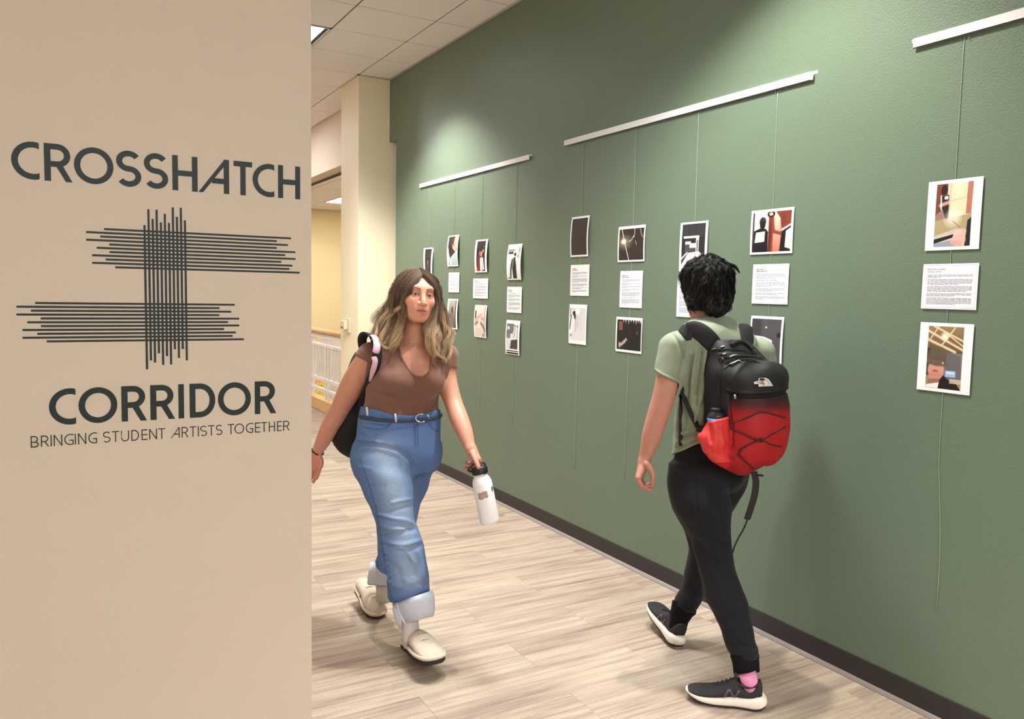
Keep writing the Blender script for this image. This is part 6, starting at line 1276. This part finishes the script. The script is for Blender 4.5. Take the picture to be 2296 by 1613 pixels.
for i in range(900):
    d = rg.normal(size=3); d /= np.linalg.norm(d)
    if d[1] < -0.80 or (d[2] > 0.45 and d[1] < 0.2): continue
    r = np.array([0.090, 0.093, 0.104]) if d[1] > -0.2 else np.array([0.086, 0.095, 0.104]); p = np.array([0, 0.030, -0.012])+d*r
    rr = np.linspace(0.05, 0.15, 60); wp = HO2+(np.array([0, 0.030, -0.012])+d*rr[:, None])@HQ2.T; ii = np.clip(np.round((wp-fq.lo)/fq.h).astype(int), 0, fq.n-1); vv = fq.d[ii[:, 0], ii[:, 1], ii[:, 2]]; q_ = np.nonzero(vv < 0)[0]
    if len(q_) and d[1] < 0.1: p = np.array([0, 0.030, -0.012])+d*(rr[q_[-1]]-0.002)
    crown = np.array([0.01, 0.12, -0.05]); fl = p-crown; fl -= d*(fl@d); fl /= np.linalg.norm(fl)+1e-6
    fl = fl+rg.normal(0, 0.45, 3)+np.array([0, 0, 0.25]); fl -= d*(fl@d); fl /= np.linalg.norm(fl); L = rg.uniform(0.030, 0.062)*(0.6 if d[1] < -0.3 else 1.0); lift = rg.uniform(0.004, 0.018)*(1.3 if d[1] > 0.4 else 0.6)
    t = np.linspace(0, 1, 8)[:, None]; Q = p+fl*L*t+d*(lift*4*t*(1-t)*0.8+lift*0.3*t-0.35*L*t*t*0.5*(0.5))+np.array([0, -1, 0])*0.018*t*t
    c = np.array(lin((15, 13, 13)))*rg.uniform(0.6, 1.6)
    G.append(dict(P=HO2+Q@HQ2.T, n=11, spread=[0.005, 0.0065, 0.005, 0.002], rad=np.full(8, 0.0007), col=np.tile(c, (8, 1)), frizz=0.0015))
for P in ([(1628, 598, 0.02), (1645, 600, 0.03), (1655, 607, 0.03), (1659, 614, 0.03)], [(1626, 606, 0.02), (1642, 610, 0.03), (1652, 615, 0.03)], [(1632, 592, 0.02), (1648, 597, 0.03), (1657, 610, 0.03)], [(1630, 640, 0.0), (1640, 648, 0.0), (1643, 657, 0.0)], [(1575, 582, 0.0), (1590, 570, 0.0), (1610, 574, 0.0)], [(1540, 590, 0.0), (1560, 580, 0.0), (1575, 578, 0.0)]):
    Q = catmull([u(*q) for q in P], 3); k = len(Q); G.append(dict(P=Q, n=26, spread=[0.006, 0.007, 0.002], rad=np.full(k, 0.0007), col=np.tile(np.array(lin((24, 21, 21))), (k, 1)), frizz=0.001))
hair_mesh('hair', G, M['hairk'], man, rg)
# ---------------------------------------------------------------- his backpack
pk_ = empty('backpack', to_world(u(1665, 1066, -0.15))); tag(pk_, 'red and black backpack with cord lacing on the dark haired person', 'backpack')
fp = grid_for(MF, 1545, 745, 1790, 1090, -0.42, 0.10, 0.004)
DZ = -0.165
fp.loft([station(MF, *q) for q in ((764, 1592, 1682, 0.50, -0.13, YM, 2.6), (785, 1586, 1702, 0.60, -0.14, YM, 2.6), (813, 1584, 1724, 0.72, -0.15, YM, 2.6), (841, 1584, 1746, 0.80, DZ, YM, 2.6), (877, 1585, 1757, 0.88, DZ, YM, 2.6), (924, 1586, 1761, 0.92, DZ, YM, 2.6), (971, 1584, 1760, 0.92, DZ, YM, 2.6), (1004, 1584, 1751, 0.88, DZ, YM, 2.5), (1030, 1594, 1737, 0.78, DZ, YM, 2.3), (1050, 1618, 1710, 0.62, DZ, YM, 2.1), (1064, 1648, 1686, 0.45, DZ, YM, 2))], 0.01, rnd=0.012)
ctr = u(1672, 840, DZ)
fp.ell(u(1692, 848, DZ)+NB*0.062, (0.112, 0.066, 0.062), 0.025, rot=np.stack([SD, [0, 1, 0], NB], 1))      # rounded upper pocket
fp.ell(u(1693, 958, DZ)+NB*0.060, (0.106, 0.148, 0.056), 0.02, rot=np.stack([SD, [0, 1, 0], NB], 1))      # stretch front panel
V, F = fp.mesh(); V = relax(V, F, 3, 0.5); N = vnormals(V, F)
V = folds(V, N, [([(1633, 884), (1660, 889), (1700, 889), (1735, 886), (1766, 878)], 3.5, -0.012), ([(1633, 876), (1665, 881), (1700, 881), (1735, 878), (1766, 870)], 4, 0.006), ([(1634, 890), (1638, 930), (1643, 965), (1640, 1000)], 3, -0.006), ([(1618, 800), (1614, 850), (1612, 920)], 3, -0.005), ([(1628, 818), (1650, 806), (1680, 800), (1712, 806)], 2.2, -0.005), ([(1612, 790), (1640, 786), (1680, 788), (1700, 796)], 2.2, -0.005), ([(1640, 860), (1655, 830), (1672, 812)], 5, 0.004), ([(1598, 990), (1620, 1000), (1632, 1015)], 6, 0.004), ([(1586, 1015), (1610, 1025), (1640, 1030)], 5, -0.005), ([(1600, 960), (1606, 990), (1604, 1015)], 5, 0.005)], mpp)
V = V+N*sines(V, [(6, 0.0022), (14, 0.0012)], 12)[:, None]
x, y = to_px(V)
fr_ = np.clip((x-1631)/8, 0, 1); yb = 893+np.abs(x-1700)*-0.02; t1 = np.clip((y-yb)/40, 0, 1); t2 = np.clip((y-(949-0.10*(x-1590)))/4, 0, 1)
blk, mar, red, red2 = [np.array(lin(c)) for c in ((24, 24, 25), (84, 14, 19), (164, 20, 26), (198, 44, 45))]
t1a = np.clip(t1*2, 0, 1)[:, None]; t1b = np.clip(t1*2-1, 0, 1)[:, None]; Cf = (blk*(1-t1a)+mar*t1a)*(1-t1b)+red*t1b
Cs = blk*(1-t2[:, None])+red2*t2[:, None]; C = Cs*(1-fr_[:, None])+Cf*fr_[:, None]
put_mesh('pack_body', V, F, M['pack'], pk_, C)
def drape(P, rad, name, m, off=0.004, flat=None, n=8, fields=None, k=4, rads=None):
    pts = []
    for q in catmull(P, k):
        h = None
        for f in (fields or [fp]):
            g = f.hit(q[0], q[1], off)
            if g is not None and (h is None or g[2] < h[2]): h = g
        if h is None: h = pts[-1].copy() if pts else u(q[0], q[1], DZ-0.1); h = np.array([(q[0]-W_/2)/FPX*h[2], -(q[1]-H_/2)/FPX*h[2], h[2]])
        pts.append(h)
    lm = LMB(); lm.tube(pts, rad if rads is None else np.interp(np.linspace(0, 1, len(pts)), np.linspace(0, 1, len(rads)), rads), n, flat=flat); return lm.done(name, m, pk_)
for P in ([(1642, 949), (1675, 938), (1708, 924), (1735, 930), (1763, 937)], [(1640, 961), (1670, 975), (1705, 988), (1735, 972), (1762, 958)], [(1658, 1010), (1680, 998), (1706, 988), (1730, 998), (1752, 1002)], [(1655, 1020), (1672, 1036), (1690, 1052)], [(1636, 930), (1640, 961)], [(1664, 1006), (1655, 1020)]):
    drape(P, 0.0028, 'lacing_cord', M['cordm'], 0.003)
h = fp.hit(1706, 988, 0.004); LMB().lathe([(0, 0.005), (0.008, 0.004), (0.008, -0.002), (0, -0.002)], h, NB, 12).done('cord_hub', M['web'], pk_)
# emblem patch: a rounded quarter dome with three small lines of lettering running off its left side
def pp(px_, py_, off): return fp.hit(px_, py_, off)
def ppoly(P, name, m, off=0.004):
    P = catmull(P, 3, True) if len(P) > 8 else np.array(P, float); hh = [pp(a, b, off) for a, b in P]
    hh = [q for q in hh if q is not None]; lm = LMB(); lm.prism(hh, (0, 0, 0.0015)); return lm.done(name, m, pk_, smooth=False)
emb = ppoly([(1701, 848.5), (1712, 847.5), (1718, 848), (1723, 850.5), (1728, 857), (1733.5, 866), (1701, 867.5), (1700.5, 861.5), (1691.5, 861.5), (1690.5, 857), (1696, 855.5), (1702, 854)][:8], 'emblem_patch', M['silver'])
lm = LMB(); lm.prism([pp(a, b, 0.0045) for a, b in ((1690.5, 857), (1702, 854), (1702, 861.5), (1691.5, 861.5))], (0, 0, 0.0015)); lm.done('emblem_patch', M['silver'], pk_, smooth=False)
lm = LMB()
for a, b, r in (((1702, 853.5), (1715, 853), 0.0011), ((1698, 858), (1703, 857.6), 0.0012), ((1706, 857), (1712, 856.6), 0.0016), ((1703, 860.5), (1715, 860), 0.0010), ((1711, 863.6), (1714, 863.4), 0.0012)): lm.tube([pp(*a, 0.0062), pp(*b, 0.0062)], r, 6)
lm.tube([pp(q[0], q[1], 0.0062) for q in catmull([(1703, 851), (1713, 850.4), (1719, 853), (1725, 861)], 3)], 0.0006, 6); lm.done('emblem_lettering', M['web'], pk_)
for k, P in enumerate(([(1615, 779), (1625, 776)], [(1620, 795), (1628, 793)], [(1618, 801), (1622, 806)], [(1636, 801), (1645, 797), (1653, 796)], [(1635, 817), (1648, 812), (1657, 808), (1663, 813)], [(1596, 784), (1604, 782)])):
    drape(P, 0.0024, 'zip_pull', M['chrome'] if k % 2 == 0 else M['steel'], 0.005, n=6)
for P in ([(1600, 784), (1625, 783), (1660, 785), (1695, 795)], [(1610, 804), (1640, 800), (1680, 799), (1714, 808)], [(1622, 830), (1645, 812), (1680, 806), (1720, 822)]): drape(P, 0.0022, 'zipper', M['web'], 0.001)
drape([(1640, 773), (1655, 766), (1672, 770), (1688, 784)], 0.008, 'haul_loop', M['web'], 0.012, n=8)
h = pp(1648, 889, 0.008); LMB().tube([h+np.array([0, 0.006, 0]), h-np.array([0, 0.010, 0.002])], 0.005, 8).done('tension_clip', M['steel'], pk_)
LMB().tube([u(1581, 872, -0.18), u(1586, 871, -0.19), u(1594, 873, -0.195), u(1593, 880, -0.195), u(1583, 880, -0.185), u(1581, 872, -0.18)], 0.0016, 6).done('compression_buckle', M['steel'], pk_)
# side pocket with the bottle in it
h0 = fp.hit(1608, 950); dp = float(h0[2]-u(1608, 950)[2])-0.010      # depth of the pack's left side
fs = grid_for(MF, 1550, 900, 1660, 1050, -0.34, 0.10, 0.0035)
fs.loft([station(MF, *q) for q in ((930, 1587, 1634, 0.95, dp, 0.3, 2.2), (955, 1583, 1634, 0.95, dp, 0.3, 2.2), (985, 1575, 1634, 0.95, dp, 0.3, 2.2), (1012, 1576, 1634, 0.85, dp, 0.3, 2.2), (1036, 1595, 1640, 0.7, dp, 0.3, 2.2))], 0.01, rnd=0.01)
fs.ell(u(1579, 982, dp), (0.026, 0.026, 0.03), 0.02)
cut_poly(fs, [(1540, 965), (1572, 972), (1586, 950), (1588, 918), (1592, 930), (1600, 943), (1620, 940), (1640, 930), (1660, 925), (1660, 1060), (1540, 1060)], True, mpp)
V, F = fs.mesh(); V = relax(V, F, 2, 0.5); N = vnormals(V, F)
V = folds(V, N, [([(1592, 948), (1610, 945), (1634, 938)], 3, 0.004), ([(1600, 950), (1606, 985), (1602, 1015)], 4, 0.006), ([(1590, 955), (1594, 990)], 4, -0.005), ([(1615, 955), (1622, 1000)], 5, 0.004), ([(1580, 1000), (1610, 1020), (1640, 1028)], 4, -0.004)], mpp)
put_mesh('side_pocket', V+N*sines(V, [(14, 0.002)], 3)[:, None], F, mat('coral_red', (208, 52, 50), 0.5, 0.2, 60, 0.06, 14, spec=0.4), pk_)
# straps
fsh = [ft]
def strap(front, P, off, wd, rads):
    pts = [ft.hit(a, b, off) for a, b in P]; pts = [q for q in pts if q is not None]; pts = [pts[0]+np.array(d) for d in front]+pts
    Q = catmull(pts, 4); lm = LMB(); lm.tube(Q, np.interp(np.linspace(0, 1, len(Q)), np.linspace(0, 1, len(rads)), rads), 14, flat=(wd, 0.27)); lm.done('shoulder_strap', M['web'], pk_)
strap([(-0.045, -0.12, 0.15), (-0.036, -0.04, 0.09), (-0.020, -0.002, 0.035)], [(1540, 745), (1556, 741), (1573, 748), (1590, 762), (1604, 778)], 0.012, (0.5, 0.8, -0.25), [0.030, 0.033, 0.035, 0.037, 0.037, 0.036, 0.032])
strap([(-0.012, -0.03, 0.10), (-0.006, 0.006, 0.05)], [(1668, 734), (1672, 746), (1674, 760), (1670, 776)], 0.012, (0.9, 0.1, 0.4), [0.030, 0.034, 0.035, 0.034, 0.032])
def web(P, fields, rad, wd):
    pts = []
    for q in catmull(P, 4):
        hs = [g for g in (f.hit(q[0], q[1], 0.005) for f in fields) if g is not None]
        if hs: pts.append(min(hs, key=lambda g: g[2]))
    pts = [pts[0]+np.array([0.006, 0.035, 0.05])]+pts
    LMB().tube(pts, rad, 8, flat=(wd, 0.2)).done('webbing_strap', M['web'], pk_)
web([(1527, 876), (1528, 900), (1527, 940), (1526, 1000)], [ft], 0.010, (1, 0, 0.5))
web([(1528, 876), (1540, 905), (1556, 940), (1568, 962), (1578, 972)], [ft, fp], 0.011, (0.85, 0.45, 0.3))
LMB().tube([u(1556, 960, -0.15), u(1572, 962, -0.18), u(1584, 958, -0.20)], 0.012, 8, flat=((0, 1, 0), 0.3)).done('webbing_strap', M['web'], pk_)
LMB().tube(catmull([u(1690, 1058, -0.22), u(1695, 1080, -0.23), u(1692, 1110, -0.24), u(1684, 1138, -0.24), u(1675, 1165, -0.235)], 4), 0.0135, 10, flat=((1, 0.1, 0.1), 0.22)).done('hanging_strap', M['web'], pk_)
LMB().tube(catmull([u(1677, 1162, -0.236), u(1668, 1185, -0.24), u(1654, 1210, -0.24), u(1646, 1228, -0.24), u(1643, 1240, -0.238)], 4), 0.0035, 6, flat=((0.9, 0.4, 0), 0.4)).done('strap_tail', M['web'], pk_)
LMB().tube(catmull([u(1722, 1038, -0.22), u(1716, 1055, -0.235), u(1706, 1064, -0.24), u(1697, 1070, -0.235)], 4), 0.0016, 6).done('strap_cord', M['steel'], pk_)
LMB().tube([u(1699, 1066, -0.24), u(1712, 1067, -0.245)], 0.004, 6).done('strap_bar', M['web'], pk_)
bt = empty('pocket_bottle', to_world(u(1606, 990, -0.205))); tag(bt, 'dark bottle with a blue band poking from the red side pocket', 'bottle')
c0, c1 = u(1604, 1000, dp-0.006), u(1605, 923, dp-0.006); ax = nrm(c1-c0); L = np.linalg.norm(c1-c0); R = 0.031
LMB().lathe([(0, 0), (R, 0.002), (R, L*0.68), (0, L*0.685)], c0, ax, 28).done('bottle_body', mat('dark_tritan', (52, 52, 58), 0.15), bt)
LMB().lathe([(R+0.0006, L*0.69), (R+0.0006, L*0.81), (R*0.5, L*0.815), (0, L*0.815)], c0, ax, 28).done('blue_band', mat('blue_plastic', (36, 140, 226), 0.3), bt)
LMB().lathe([(R*0.99, L*0.82), (R*0.92, L*0.90), (R*0.70, L*0.97), (R*0.58, L*0.99), (R*0.58, L*1.03), (0, L*1.03)], c0, ax, 28).done('bottle_shoulder', mat('smoked_plastic', (40, 40, 44), 0.08), bt)
LMB().lathe([(R*0.57, L*1.035), (R*0.62, L*1.045), (R*0.62, L*1.085), (R*0.5, L*1.10), (0, L*1.10)], c0, ax, 24).done('cap', M['black'], bt)
